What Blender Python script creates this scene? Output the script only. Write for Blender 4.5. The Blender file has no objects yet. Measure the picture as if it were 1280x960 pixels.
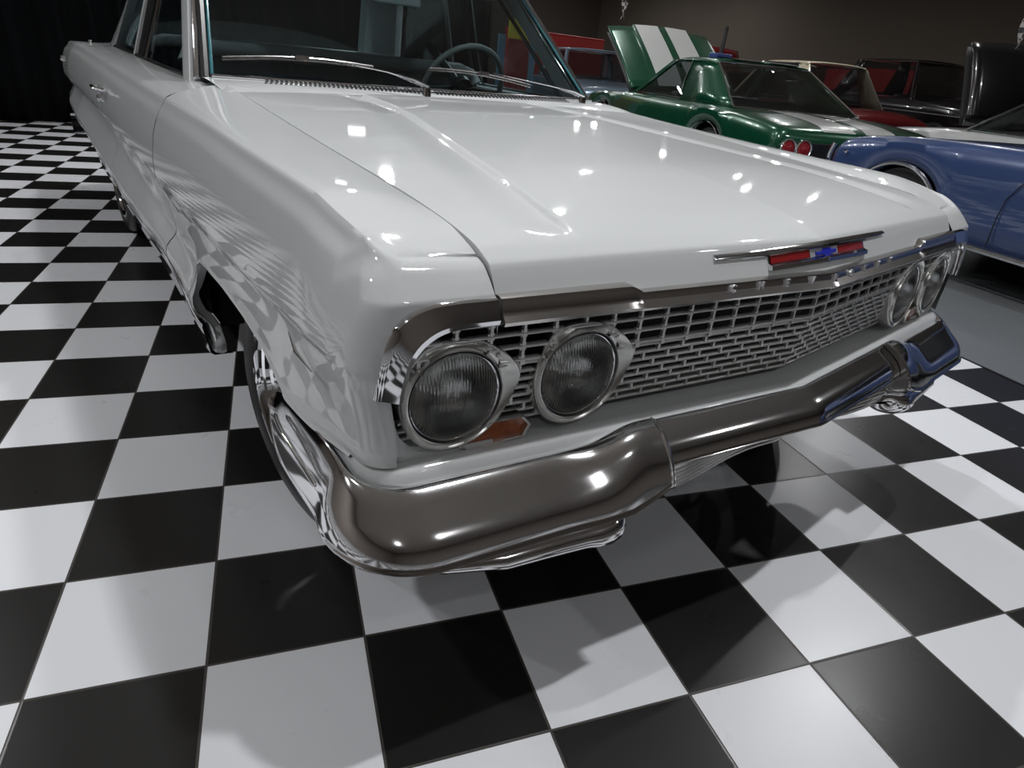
import bpy, bmesh, math, random
from mathutils import Vector, Matrix
random.seed(7)
scene = bpy.context.scene
COL = scene.collection
PI = math.pi

# ------------------------------------------------------------------ helpers
def lerp(a, b, t): return a + (b - a) * t
def sstep(a, b, x):
    t = max(0.0, min(1.0, (x - a) / (b - a))); return t * t * (3 - 2 * t)
def interp(tab, x):
    if x <= tab[0][0]: return tab[0][1]
    for (x0, y0), (x1, y1) in zip(tab, tab[1:]):
        if x <= x1: return lerp(y0, y1, (x - x0) / (x1 - x0) if x1 > x0 else 0)
    return tab[-1][1]
def smooth_tab(tab, x):
    """monotone cubic through a table"""
    n = len(tab)
    if x <= tab[0][0]: return tab[0][1]
    if x >= tab[-1][0]: return tab[-1][1]
    d = [(tab[i+1][1]-tab[i][1])/(tab[i+1][0]-tab[i][0]) for i in range(n-1)]
    def slope(i):
        if i == 0: return d[0]
        if i == n-1: return d[-1]
        if d[i-1]*d[i] <= 0: return 0.0
        return 2*d[i-1]*d[i]/(d[i-1]+d[i])
    for i in range(n-1):
        if x <= tab[i+1][0]:
            h = tab[i+1][0]-tab[i][0]; t = (x-tab[i][0])/h
            return ((2*t**3-3*t*t+1)*tab[i][1] + (t**3-2*t*t+t)*h*slope(i)
                    + (-2*t**3+3*t*t)*tab[i+1][1] + (t**3-t*t)*h*slope(i+1))
def polyat(path, s):
    """point at fraction s of a polyline"""
    L = [0]
    for a, b in zip(path, path[1:]): L.append(L[-1] + math.dist(a, b))
    s = max(0, min(1, s)) * L[-1]
    for i in range(len(path)-1):
        if s <= L[i+1] + 1e-12:
            t = (s-L[i])/(L[i+1]-L[i]) if L[i+1] > L[i] else 0
            return tuple(lerp(a, b, t) for a, b in zip(path[i], path[i+1]))
    return tuple(path[-1])
def resample(path, n): return [polyat(path, i/(n-1)) for i in range(n)]

class MB:
    def __init__(s): s.bm = bmesh.new()
    def grid(s, rows, close_u=False, close_v=False, mi=0, flip=False):
        V = [[s.bm.verts.new(p) for p in r] for r in rows]
        n, m = len(V), len(V[0])
        for i in range(n if close_v else n-1):
            for j in range(m if close_u else m-1):
                q = [V[i][j], V[i][(j+1) % m], V[(i+1) % n][(j+1) % m], V[(i+1) % n][j]]
                if flip: q.reverse()
                try:
                    f = s.bm.faces.new(q); f.material_index = mi
                except ValueError: pass
        return V
    def face(s, pts, mi=0):
        f = s.bm.faces.new([s.bm.verts.new(p) for p in pts]); f.material_index = mi; return f
    def capring(s, ring, mi=0):
        try: s.bm.faces.new(ring).material_index = mi
        except ValueError: pass
    def box(s, c, d, m=None, mi=0):
        x, y, z = d[0]/2, d[1]/2, d[2]/2
        P = [Vector((i*x, j*y, k*z)) for i, j, k in ((-1,-1,-1),(1,-1,-1),(1,1,-1),(-1,1,-1),(-1,-1,1),(1,-1,1),(1,1,1),(-1,1,1))]
        if m is not None: P = [m @ p for p in P]
        V = [s.bm.verts.new(p + Vector(c)) for p in P]
        for q in ((0,3,2,1),(4,5,6,7),(0,1,5,4),(1,2,6,5),(2,3,7,6),(3,0,4,7)):
            s.bm.faces.new([V[i] for i in q]).material_index = mi
    def tube(s, pts, r, n=10, caps=True, mi=0, closed=False, flat=1.0, up=None):
        """tube round a polyline; r number or list; flat squashes the second axis"""
        P = [Vector(p) for p in pts]; R = r if isinstance(r, (list, tuple)) else [r]*len(P)
        ref = Vector(up) if up else None; rings = []
        N = len(P)
        for i, p in enumerate(P):
            if closed: t = (P[(i+1) % N]-P[i-1])
            else: t = (P[min(i+1, N-1)] - P[max(i-1, 0)])
            t = t.normalized() if t.length > 1e-9 else Vector((0,0,1))
            if ref is None: ref = Vector((0,0,1)) if abs(t.z) < .9 else Vector((1,0,0))
            a = t.cross(ref)
            if a.length < 1e-6: a = t.orthogonal()
            a.normalize(); b = a.cross(t).normalized()
            if not up: ref = b
            rings.append([p + (a*math.cos(2*PI*k/n) + b*math.sin(2*PI*k/n)*flat)*R[i] for k in range(n)])
        V = s.grid(rings, close_u=True, close_v=closed, mi=mi)
        if caps and not closed: s.capring(list(reversed(V[0])), mi); s.capring(V[-1], mi)
    def lathe(s, prof, m, n=48, mi=0):
        """prof: (radius, axial); axis = local Z of m"""
        rows = [[m @ Vector((r*math.cos(2*PI*k/n), r*math.sin(2*PI*k/n), a)) for k in range(n)] for r, a in prof]
        return s.grid(rows, close_u=True, mi=mi)
    def prism(s, poly, m, depth, mi=0):
        """poly in local XY of m, extruded along local Z by depth"""
        a = [s.bm.verts.new(m @ Vector((x, y, 0))) for x, y in poly]
        b = [s.bm.verts.new(m @ Vector((x, y, depth))) for x, y in poly]
        n = len(poly)
        s.bm.faces.new(list(reversed(a))).material_index = mi; s.bm.faces.new(b).material_index = mi
        for i in range(n): s.bm.faces.new([a[i], a[(i+1) % n], b[(i+1) % n], b[i]]).material_index = mi
    def build(s, name, mats, parent=None, smooth=True, bevel=0, subsurf=0, solid=0, angle=40, weld=0.0, loc=None, rot=None, mirror=False, recalc=True, soff=-1):
        if weld: bmesh.ops.remove_doubles(s.bm, verts=s.bm.verts, dist=weld)
        if mirror:
            for v in s.bm.verts: v.co.x = -v.co.x
            bmesh.ops.reverse_faces(s.bm, faces=s.bm.faces)
        if recalc: bmesh.ops.recalc_face_normals(s.bm, faces=s.bm.faces)
        me = bpy.data.meshes.new(name); s.bm.to_mesh(me); s.bm.free()
        for m in (mats if isinstance(mats, (list, tuple)) else [mats]): me.materials.append(m)
        o = bpy.data.objects.new(name, me); COL.objects.link(o)
        if smooth:
            for p in me.polygons: p.use_smooth = True
            try: me.set_sharp_from_angle(angle=math.radians(angle))
            except Exception: pass
        if bevel:
            b = o.modifiers.new('b', 'BEVEL'); b.width = bevel; b.segments = 2; b.limit_method = 'ANGLE'; b.angle_limit = math.radians(30)
        if solid:
            b = o.modifiers.new('s', 'SOLIDIFY'); b.thickness = solid; b.offset = soff
        if subsurf:
            b = o.modifiers.new('u', 'SUBSURF'); b.levels = subsurf; b.render_levels = subsurf
        if loc: o.location = loc
        if rot: o.rotation_euler = rot
        if parent: o.parent = parent; o.matrix_parent_inverse = parent.matrix_world.inverted() if False else Matrix.Translation(-Vector(parent.location)) if parent.rotation_euler.z == 0 else Matrix.Identity(4)
        return o

def tag(o, label=None, cat=None, group=None, kind=None):
    if label: o['label'] = label
    if cat: o['category'] = cat
    if group: o['group'] = group
    if kind: o['kind'] = kind
    return o
def thing(name, label, cat, loc=(0, 0, 0), rz=0, group=None):
    o = bpy.data.objects.new(name, None); COL.objects.link(o); o.location = loc; o.rotation_euler = (0, 0, rz)
    o.empty_display_size = .2
    return tag(o, label, cat, group)

# ------------------------------------------------------------------ materials
def mat(name, col, rough=.5, metal=0, coat=0, coat_rough=.03, spec=None, trans=0, ior=None, emit=None, estr=0, noise=None, bump=None, alpha=None):
    m = bpy.data.materials.new(name); m.use_nodes = True; nt = m.node_tree; b = nt.nodes['Principled BSDF']
    b.inputs['Base Color'].default_value = (*col, 1); b.inputs['Roughness'].default_value = rough
    b.inputs['Metallic'].default_value = metal; b.inputs['Coat Weight'].default_value = coat
    b.inputs['Coat Roughness'].default_value = coat_rough
    if spec is not None: b.inputs['Specular IOR Level'].default_value = spec
    if trans: b.inputs['Transmission Weight'].default_value = trans
    if ior: b.inputs['IOR'].default_value = ior
    if emit: b.inputs['Emission Color'].default_value = (*emit, 1); b.inputs['Emission Strength'].default_value = estr
    tc = nt.nodes.new('ShaderNodeTexCoord')
    if noise:                     # (scale, second colour, detail)
        n = nt.nodes.new('ShaderNodeTexNoise'); n.inputs['Scale'].default_value = noise[0]; n.inputs['Detail'].default_value = noise[2]
        r = nt.nodes.new('ShaderNodeMix'); r.data_type = 'RGBA'
        r.inputs[6].default_value = (*col, 1); r.inputs[7].default_value = (*noise[1], 1)
        nt.links.new(tc.outputs['Object'], n.inputs['Vector']); nt.links.new(n.outputs['Fac'], r.inputs[0]); nt.links.new(r.outputs[2], b.inputs['Base Color'])
    if bump:                      # (scale, strength, distance)
        n = nt.nodes.new('ShaderNodeTexNoise'); n.inputs['Scale'].default_value = bump[0]; n.inputs['Detail'].default_value = 3
        u = nt.nodes.new('ShaderNodeBump'); u.inputs['Strength'].default_value = bump[1]; u.inputs['Distance'].default_value = bump[2]
        nt.links.new(tc.outputs['Object'], n.inputs['Vector']); nt.links.new(n.outputs['Fac'], u.inputs['Height']); nt.links.new(u.outputs[0], b.inputs['Normal'])
    return m
def glass_mat(name, tint, gloss=1.45, rough=0.0, dark=0.0, dcol=(.02,.03,.03)):
    """thin pane: tinted see-through mixed with a mirror by Fresnel"""
    m = bpy.data.materials.new(name); m.use_nodes = True; nt = m.node_tree; nt.nodes.clear()
    o = nt.nodes.new('ShaderNodeOutputMaterial'); t = nt.nodes.new('ShaderNodeBsdfTransparent'); g = nt.nodes.new('ShaderNodeBsdfGlossy')
    f = nt.nodes.new('ShaderNodeFresnel'); x = nt.nodes.new('ShaderNodeMixShader')
    ge = nt.nodes.new('ShaderNodeNewGeometry'); mx = nt.nodes.new('ShaderNodeMix'); mx.inputs[2].default_value = gloss; mx.inputs[3].default_value = 1/gloss
    nt.links.new(ge.outputs['Backfacing'], mx.inputs[0]); nt.links.new(mx.outputs[0], f.inputs['IOR'])
    t.inputs['Color'].default_value = (*tint, 1); g.inputs['Roughness'].default_value = rough; g.inputs['Color'].default_value = (1, 1, 1, 1)
    nt.links.new(f.outputs[0], x.inputs[0])
    nt.links.new(g.outputs[0], x.inputs[2]); nt.links.new(x.outputs[0], o.inputs[0])
    if dark:
        d = nt.nodes.new('ShaderNodeBsdfDiffuse'); d.inputs['Color'].default_value = (*dcol, 1); y = nt.nodes.new('ShaderNodeMixShader')
        y.inputs[0].default_value = dark; nt.links.new(t.outputs[0], y.inputs[1]); nt.links.new(d.outputs[0], y.inputs[2]); nt.links.new(y.outputs[0], x.inputs[1])
    else: nt.links.new(t.outputs[0], x.inputs[1])
    return m
M = {}
M['paint'] = mat('white_paint', (.60, .622, .628), .55, spec=.25, coat=1, coat_rough=.035)
M['chrome'] = mat('chrome', (.82, .83, .85), .05, 1)
M['bumper'] = mat('bumper_chrome', (.80, .80, .81), .09, 1)
M['chrome_soft'] = mat('satin_chrome', (.62, .61, .60), .17, 1)
M['alu'] = mat('aluminium_bezel', (.72, .72, .70), .27, 1)
M['grille'] = mat('grille_aluminium', (.62, .62, .61), .30, .75)
M['trimdark'] = mat('polished_trim', (.62, .60, .58), .18, 1)
M['black'] = mat('flat_black', (.008, .008, .009), .6)
M['rubber'] = mat('tyre_rubber', (.018, .018, .019), .42, bump=(90, .1, .001))
M['gasket'] = mat('window_gasket', (.01, .01, .011), .35)
M['under'] = mat('dark_underside', (.012, .012, .012), .8)
M['glass'] = glass_mat('windshield_glass', (.46, .55, .56), 1.42)
M['sideglass'] = glass_mat('side_glass', (.62, .70, .72), 1.45)
M['teal'] = mat('tinted_glass_edge', (.03, .16, .19), .15)
M['seat'] = mat('dark_pleated_vinyl', (.022, .025, .034), .38)
M['seatpipe'] = mat('grey_vinyl', (.42, .45, .46), .4)
M['dash'] = mat('dashboard_vinyl', (.035, .045, .05), .35)
M['headliner'] = mat('headliner', (.10, .115, .12), .8)
M['wheelrim'] = mat('ivory_steering_rim', (.30, .31, .30), .3)
M['amber'] = mat('amber_plastic', (.42, .10, .012), .18, coat=.6, noise=(60, (.14, .025, .005), 2))
M['red'] = mat('red_enamel', (.28, .012, .014), .25, coat=.5)
M['blueenamel'] = mat('blue_enamel', (.02, .03, .42), .25, coat=.5)
M['emblemwhite'] = mat('emblem_silver', (.75, .76, .78), .25, .6)
M['bowl'] = mat('lamp_reflector', (.92, .92, .90), .16, 1)
M['darkmetal'] = mat('cast_iron', (.03, .03, .032), .5, .6)
M['whiteplastic'] = mat('white_cap', (.7, .7, .7), .3, coat=.3)

def lens_mat():
    m = bpy.data.materials.new('ribbed_lens'); m.use_nodes = True; nt = m.node_tree; nt.nodes.clear()
    o = nt.nodes.new('ShaderNodeOutputMaterial'); t = nt.nodes.new('ShaderNodeBsdfRefraction'); g = nt.nodes.new('ShaderNodeBsdfGlossy')
    f = nt.nodes.new('ShaderNodeFresnel'); x = nt.nodes.new('ShaderNodeMixShader')
    f.inputs['IOR'].default_value = 1.5; t.inputs['IOR'].default_value = 1.32; t.inputs['Roughness'].default_value = .03; t.inputs['Color'].default_value = (.93, .95, .96, 1)
    g.inputs['Roughness'].default_value = .04
    tc = nt.nodes.new('ShaderNodeTexCoord'); w = nt.nodes.new('ShaderNodeTexWave'); w.bands_direction = 'X'; w.inputs['Scale'].default_value = 62; w.inputs['Distortion'].default_value = .35; w.inputs['Detail'].default_value = 1
    v = nt.nodes.new('ShaderNodeTexBrick'); v.inputs['Scale'].default_value = 45
    u = nt.nodes.new('ShaderNodeBump'); u.inputs['Strength'].default_value = 1.0; u.inputs['Distance'].default_value = .0022
    a = nt.nodes.new('ShaderNodeMath'); a.operation = 'ADD'
    mp = nt.nodes.new('ShaderNodeMapping'); mp.inputs['Rotation'].default_value = (PI/2, 0, 0)
    nt.links.new(tc.outputs['Object'], w.inputs['Vector']); nt.links.new(tc.outputs['Object'], mp.inputs[0]); nt.links.new(mp.outputs[0], v.inputs['Vector'])
    nt.links.new(w.outputs['Fac'], a.inputs[0]); nt.links.new(v.outputs['Fac'], a.inputs[1]); nt.links.new(a.outputs[0], u.inputs['Height'])
    for q in (t, g): nt.links.new(u.outputs[0], q.inputs['Normal'])
    nt.links.new(f.outputs[0], x.inputs[0]); nt.links.new(t.outputs[0], x.inputs[1]); nt.links.new(g.outputs[0], x.inputs[2]); nt.links.new(x.outputs[0], o.inputs[0])
    return m
M['lens'] = lens_mat()

# ------------------------------------------------------------------ camera (solved from the floor tiles)
cam_d = bpy.data.cameras.new('camera'); cam = bpy.data.objects.new('camera', cam_d); COL.objects.link(cam)
cam.matrix_world = Matrix([[0.811875, 0.19284, -0.551064, -1.292381], [-0.577021, 0.408781, -0.707067, -0.627852], [0.088914, 0.892026, 0.443152, 1.076965], [0.0, 0.0, 0.0, 1.0]])
cam_d.sensor_width = 36; cam_d.lens = 22.7190; cam_d.clip_start = .02; cam_d.clip_end = 100
scene.camera = cam
TILE = .296; TH = math.radians(16.8)
TILE_O = (-1.47351, 0.44488)

# ------------------------------------------------------------------ setting
def floor_materials():
    m = bpy.data.materials.new('checker_tiles'); m.use_nodes = True; nt = m.node_tree; b = nt.nodes['Principled BSDF']
    N = nt.nodes.new; L = nt.links.new
    def math_(op, a, bb=None, c=None):
        n = N('ShaderNodeMath'); n.operation = op
        for i, v in enumerate((a, bb, c)):
            if v is None: continue
            if isinstance(v, (int, float)): n.inputs[i].default_value = v
            else: L(v, n.inputs[i])
        return n.outputs[0]
    tc = N('ShaderNodeTexCoord'); sp = N('ShaderNodeSeparateXYZ'); L(tc.outputs['Object'], sp.inputs[0])
    u = math_('DIVIDE', sp.outputs[0], TILE); v = math_('DIVIDE', sp.outputs[1], TILE)
    fu = math_('FLOOR', u); fv = math_('FLOOR', v)
    par = math_('FLOORED_MODULO', math_('ADD', fu, fv), 2.0)
    black = math_('GREATER_THAN', par, .5)
    def edge(x, f):
        fr = math_('SUBTRACT', x, f); return math_('MINIMUM', fr, math_('SUBTRACT', 1.0, fr))
    e = math_('MINIMUM', edge(u, fu), edge(v, fv))
    grout = math_('LESS_THAN', e, .0085)
    cb = N('ShaderNodeCombineXYZ'); L(fu, cb.inputs[0]); L(fv, cb.inputs[1]); wn = N('ShaderNodeTexWhiteNoise'); L(cb.outputs[0], wn.inputs['Vector'])
    sm = N('ShaderNodeTexNoise'); sm.inputs['Scale'].default_value = 7; sm.inputs['Detail'].default_value = 5; L(tc.outputs['Object'], sm.inputs['Vector'])
    fine = N('ShaderNodeTexNoise'); fine.inputs['Scale'].default_value = 160; fine.inputs['Detail'].default_value = 2; L(tc.outputs['Object'], fine.inputs['Vector'])
    mixc = N('ShaderNodeMix'); mixc.data_type = 'RGBA'; mixc.inputs[6].default_value = (.74, .76, .79, 1); mixc.inputs[7].default_value = (.012, .0115, .011, 1); L(black, mixc.inputs[0])
    hs = N('ShaderNodeHueSaturation'); L(mixc.outputs[2], hs.inputs['Color']); L(math_('MULTIPLY_ADD', wn.outputs['Value'], .07, .965), hs.inputs['Value'])
    mg = N('ShaderNodeMix'); mg.data_type = 'RGBA'; mg.inputs[7].default_value = (.06, .056, .05, 1); L(hs.outputs[0], mg.inputs[6]); L(grout, mg.inputs[0])
    L(mg.outputs[2], b.inputs['Base Color'])
    L(math_('MULTIPLY_ADD', sm.outputs['Fac'], .07, .25), b.inputs['Roughness'])
    bp = N('ShaderNodeBump'); bp.inputs['Strength'].default_value = .25; bp.inputs['Distance'].default_value = .002
    h = math_('MULTIPLY_ADD', fine.outputs['Fac'], .10, math_('MULTIPLY', math_('MINIMUM', e, .012), 60))
    L(h, bp.inputs['Height']); L(bp.outputs[0], b.inputs['Normal'])
    b.inputs['Specular IOR Level'].default_value = .5
    return m
M['tiles'] = floor_materials()
M['concrete'] = mat('grey_floor_coating', (.115, .125, .135), .34, noise=(3, (.15, .16, .165), 6), bump=(30, .08, .002))
M['brownwall'] = mat('brown_wall', (.105, .085, .065), .9, noise=(40, (.085, .07, .055), 4), bump=(120, .25, .004))
M['brownwall2'] = mat('dark_brown_wall', (.06, .045, .036), .9, noise=(30, (.05, .04, .03), 4))
M['ceiling'] = mat('warm_grey_ceiling', (.46, .41, .36), .9, noise=(2, (.50, .45, .39), 3))
M['sidewall'] = mat('taupe_wall', (.26, .23, .20), .9, noise=(4, (.22, .19, .17), 3))
M['curtain'] = mat('black_drape', (.003, .0035, .004), .95, spec=.06, bump=(60, .3, .004))
rotz = -TH
def setting():
    b = MB(); e = 12*TILE
    b.face([(-30*TILE, -45*TILE, 0), (e, -45*TILE, 0), (e, 90*TILE, 0), (-30*TILE, 90*TILE, 0)], 0)
    b.face([(e, -45*TILE, 0), (80*TILE, -45*TILE, 0), (80*TILE, 90*TILE, 0), (e, 90*TILE, 0)], 1)
    b.box((e, 10*TILE, .001), (.012, 80*TILE, .006), mi=2)
    f = b.build('floor', [M['tiles'], M['concrete'], M['gasket']], smooth=False, loc=(TILE_O[0], TILE_O[1], 0), rot=(0, 0, rotz), recalc=False)
    tag(f, kind='structure')
    def wall(name, m, pts):
        b = MB(); b.face(pts); tag(b.build(name, m, smooth=False, recalc=False), kind='structure')
    H = 4.4
    wall('wall_back', M['brownwall2'], [(-8, 19.8, 0), (17, 19.8, 0), (17, 19.8, H), (-8, 19.8, H)])
    wall('wall_right', M['brownwall'], [(17, 19.8, 0), (17, -8, 0), (17, -8, H), (17, 19.8, H)])
    wall('wall_front', M['sidewall'], [(17, -8, 0), (-8, -8, 0), (-8, -8, H), (17, -8, H)])
    wall('wall_left', M['sidewall'], [(-8, -8, 0), (-8, 19.8, 0), (-8, 19.8, H), (-8, -8, H)])
    wall('ceiling', M['ceiling'], [(-8, -8, H), (-8, 19.8, H), (17, 19.8, H), (17, -8, H)])
    # pleated black curtain behind the white car
    b = MB(); rows = []
    n = 420
    for z in [0.015, .5, 1.2, 2.0, 2.6, 3.2]:
        r = []
        for i in range(n):
            x = lerp(-7.5, 5.0, i/(n-1))
            a = .045 + .02*math.sin(x*1.7)
            r.append((x, 8.82 + a*math.sin(x*17 + 1.5*math.sin(x*2.3)) + .02*math.sin(x*41+z), z))
        rows.append(r)
    b.grid(rows)
    tag(b.build('curtain', M['curtain'], solid=.01), 'floor-length pleated black curtain hanging behind the white car', 'curtain')
setting()

# ------------------------------------------------------------------ the white car
CAR = thing('classic_car', 'glossy white classic car with chrome bumper and four headlights on the chequered tiles', 'car', (0, 2.4, 0))
def P(b, name, m, **k): return b.build(name, m, parent=k.pop('parent', CAR), **k)

ZC = [(0.0,.812),(.145,.820),(.18,.830),(.25,.846),(.32,.860),(.39,.870),(.69,.880),(1.2,.899),(1.53,.906),(2.2,.919),(3.0,.942),(3.9,.962),(4.6,.955),(5.0,.93)]
ZM = [(0,.676),(.9,.685),(1.5,.702),(2.45,.748),(3.9,.788),(5.0,.79)]
ZL = [(0,.515),(.3,.515),(.7,.47),(1.1,.447),(1.6,.478),(2.2,.485),(2.9,.522),(3.8,.58),(5.0,.63)]
ZB = [(0,.50),(.3,.47),(.9,.35),(1.25,.27),(1.5,.325),(1.8,.352),(2.15,.372),(2.6,.392),(3.0,.415),(5.0,.44)]
WID = [(0, -.012),(.3,0),(4.0,0),(4.6,-.018),(4.95,-.05)]
def zc(y): return smooth_tab(ZC, y)
def side_x(y, z):
    c, m_, l = zc(y), smooth_tab(ZM, y), smooth_tab(ZL, y)
    dep = interp([(0,.004),(.3,.006),(1.15,.016),(1.6,.036),(2.2,.044),(5,.046)], y)
    dip = lerp(l, m_, interp([(0,.5),(1.2,.30),(1.7,.25),(2.0,.45),(2.9,.62),(5,.65)], y))
    tab = [(l-.20,.935),(l-.085,.946),(l-.055,.962),(l-.035,.980),(l-.012,.986),(l+.006,.985),(l+.016,.980),(dip,.982-dep),(m_-.022,.980),(m_-.006,.9845),(m_+.012,.985),
           (lerp(m_,c,.40),.978),(lerp(m_,c,.75),.958),(c-.018,.938),(c-.006,.932),(c,.927)]
    tab = sorted(tab); out = [tab[0]]
    for t in tab[1:]:
        if t[0] > out[-1][0]+1e-4: out.append(t)
    x = smooth_tab(out, z)
    x += interp(WID, y)
    if y < .35: x -= .012*sstep(.35, .1, y)*sstep(.62, .82, z)
    if y < .5: x -= .03*sstep(.5, .1, y)*sstep(.66, .45, z)
    return x
ARCHF = [(.14,.507),(.19,.507),(.30,.507),(.40,.515),(.47,.535),(.56,.556),(.68,.572),(.84,.582),(1.00,.580),(1.08,.570),(1.135,.548),(1.170,.512),(1.183,.46),(1.178,.40),(1.155,.345),(1.135,.315),(1.150,.290),(1.20,.278),(1.30,.292),(1.42,.318),(1.528,.332)]
SEAM = [(.142,.812),(.16,.8155),(.18,.824),(.255,.845),(.42,.861),(.8,.889),(1.18,.919),(1.4,.938),(1.55,.951)]
def yf(x, z):            # the V of the nose
    x = abs(x)
    return .02 + .113*x + (max(0, z-.77)*.85)
def side_panel(y0, y1, bottom, ncol, nrow, topy=None, first_from=None):
    """sheared grid from the shoulder crease down to the lower outline"""
    cols = []
    bt = resample(bottom, ncol)
    for i in range(ncol):
        t = i/(ncol-1); yt = lerp(y0, y1, t)
        yb, zb = bt[i]
        col = []
        for k in range(nrow):
            v = k/(nrow-1)
            z = lerp(zc(yt), zb, v); y = lerp(yt, yb, sstep(0, 1, v)*.6+v*.4)
            z = lerp(zc(yt), zb, v)
            col.append([y, z])
        cols.append(col)
    return cols
def arch_flare(y, z, centre, half, top):
    """lip swelling round a wheel opening"""
    d = math.hypot((y-centre)/half, (z-top+.28)/.28)
    return .010*sstep(1.42, 1.04, d) if d > .9 else .010

def fender(mirror):
    b = MB()
    ncol, nrow = 150, 64
    cols = side_panel(.245, 1.528, ARCHF[1:], ncol, nrow)
    # corner + nose strip columns
    lead = []
    ncor = 10
    for i in range(ncor):
        a = i/ncor
        col = []
        for k in range(nrow):
            v = (k/(nrow-1))**1.35
            zt = lerp(.819, zc(.245), a**1.3); z = lerp(zt, .507, v)
            r = .045
            rd = .016*(1-a); dz = zt - z; rr = rd - math.sqrt(max(0, rd*rd-(rd-dz)**2)) if dz < rd else 0
            xs = side_x(yf(.94, z) + r, z)
            ang = a*PI/2
            ys = yf(xs - r + r*math.sin(ang), z)
            x = xs - r + r*math.sin(ang) - rr*math.sin(ang); y = ys + r - r*math.cos(ang) + rr*math.cos(ang)
            col.append((-x, y, z))
        lead.append(col)
    body = []
    for c in cols:
        body.append([(-(side_x(y, z) + arch_flare(y, z, .74, .47, .59)*(1 if z < .75 else 0)), y, z) for y, z in c])
    # smooth hand-over from the corner to the side
    allc = lead + body
    b.grid(allc)
    # nose face between hood gap and the corner, above the trim
    face = []
    seed = [p for p in lead[0] if p[2] > .728]
    for i in range(14):
        col = []
        for p in seed:
            dz = lead[0][0][2]-p[2]; x = lerp(.7665, -p[0], i/13)
            z = p[2] - (1-i/13)*.005*max(0, 1-dz/.03)
            y = yf(x, p[2]) + (.016 - math.sqrt(max(0, .016**2-(.016-dz)**2)) if dz < .016 else 0)
            col.append((-x, y, z))
        if i == 13: col = [tuple(p) for p in seed]
        face.append(col)
    b.grid(face)
    # top surface from the crease to the hood seam
    crease = [c[0] for c in face[:-1]] + [c[0] for c in lead] + [c[0] for c in body]
    n = len(crease); top = []
    nf = 13 + ncor
    for j, p in enumerate(crease):
        if j < nf: sy = lerp(.160, .32, j/nf)
        else: sy = lerp(.32, 1.53, ((j-nf)/(n-1-nf))**.96)
        q = Vector((-.7665, sy, smooth_tab(SEAM, sy)))
        p = Vector(p); row = []
        L = (q-p).length
        for k in range(15):
            v = (k/14)**1.6
            w = p.lerp(q, v)
            if v > 0:
                yy = w.y - .113*(abs(w.x)-.7665); f_ = max(0, min(1, (abs(w.x)-.7665)/.165))
                zf = lerp(smooth_tab(SEAM, yy), zc(w.y), f_*sstep(.15, .42, w.y)) + .006*math.sin(PI*f_)*sstep(.15, .4, w.y)
                w.z = lerp(w.z, zf, sstep(0, .12, v))
                w.z += .0015*sstep(0, .08, v)*(1-sstep(.08, .5, v))
            row.append(w)
        row.append(q + Vector((.0, 0, -.02)))
        top.append(row)
    b.grid(top)
    # return lip inside the wheel opening
    lip = resample(ARCHF[1:], 150)
    rows = []
    for dx, dn in ((0, 0), (.004, -.006), (-.006, -.012), (-.014, -.013), (-.022, -.008)):
        r = []
        for i, (y, z) in enumerate(lip):
            y2, z2 = lip[min(i+1, 149)]; y1, z1 = lip[max(i-1, 0)]
            tx, tz = y2-y1, z2-z1; L = math.hypot(tx, tz) or 1
            ny, nz = -tz/L, tx/L           # points outward from the opening
            x0 = -body[i][-1][0]
            r.append((-(x0+dx), y - ny*(-dn)*-1*0 + ny*dn*0.6, z + nz*dn*.6))
        rows.append(r)
    b.grid(rows)
    return P(b, 'front_fender', M['paint'], weld=.0004, mirror=mirror, angle=50)
fr = fender(False); fl = fender(True)

def door(mirror):
    b = MB()
    bot = [(1.538,.335),(1.8,.352),(2.15,.372),(2.45,.388),(2.70,.398)]
    cols = side_panel(1.538, 2.70, bot, 60, 64)
    body = [[(-side_x(y, z), y, z) for y, z in c] for c in cols]
    rim0 = [(x+.03, y+.004, z) for x, y, z in body[0]]; rim1 = [(x+.03, y-.004, z) for x, y, z in body[-1]]
    b.grid([rim0] + body + [rim1])
    top = []
    for c in body:
        p = Vector(c[0]); q = Vector((-.795, p.y, .938 + .020*(p.y-1.55)))
        row = []
        for k in range(12):
            v = k/11; w = p.lerp(q, v); w.z += .009*math.sin(PI*v)**.6*(1-v) ; row.append(w)
        row.append(q+Vector((.03, 0, -.01))); row.append(q+Vector((.04, 0, -.16)))
        top.append(row)
    b.grid(top)
    return P(b, 'front_door', M['paint'], weld=.0004, mirror=mirror, angle=50)
dr = door(False); dl = door(True)

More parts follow.
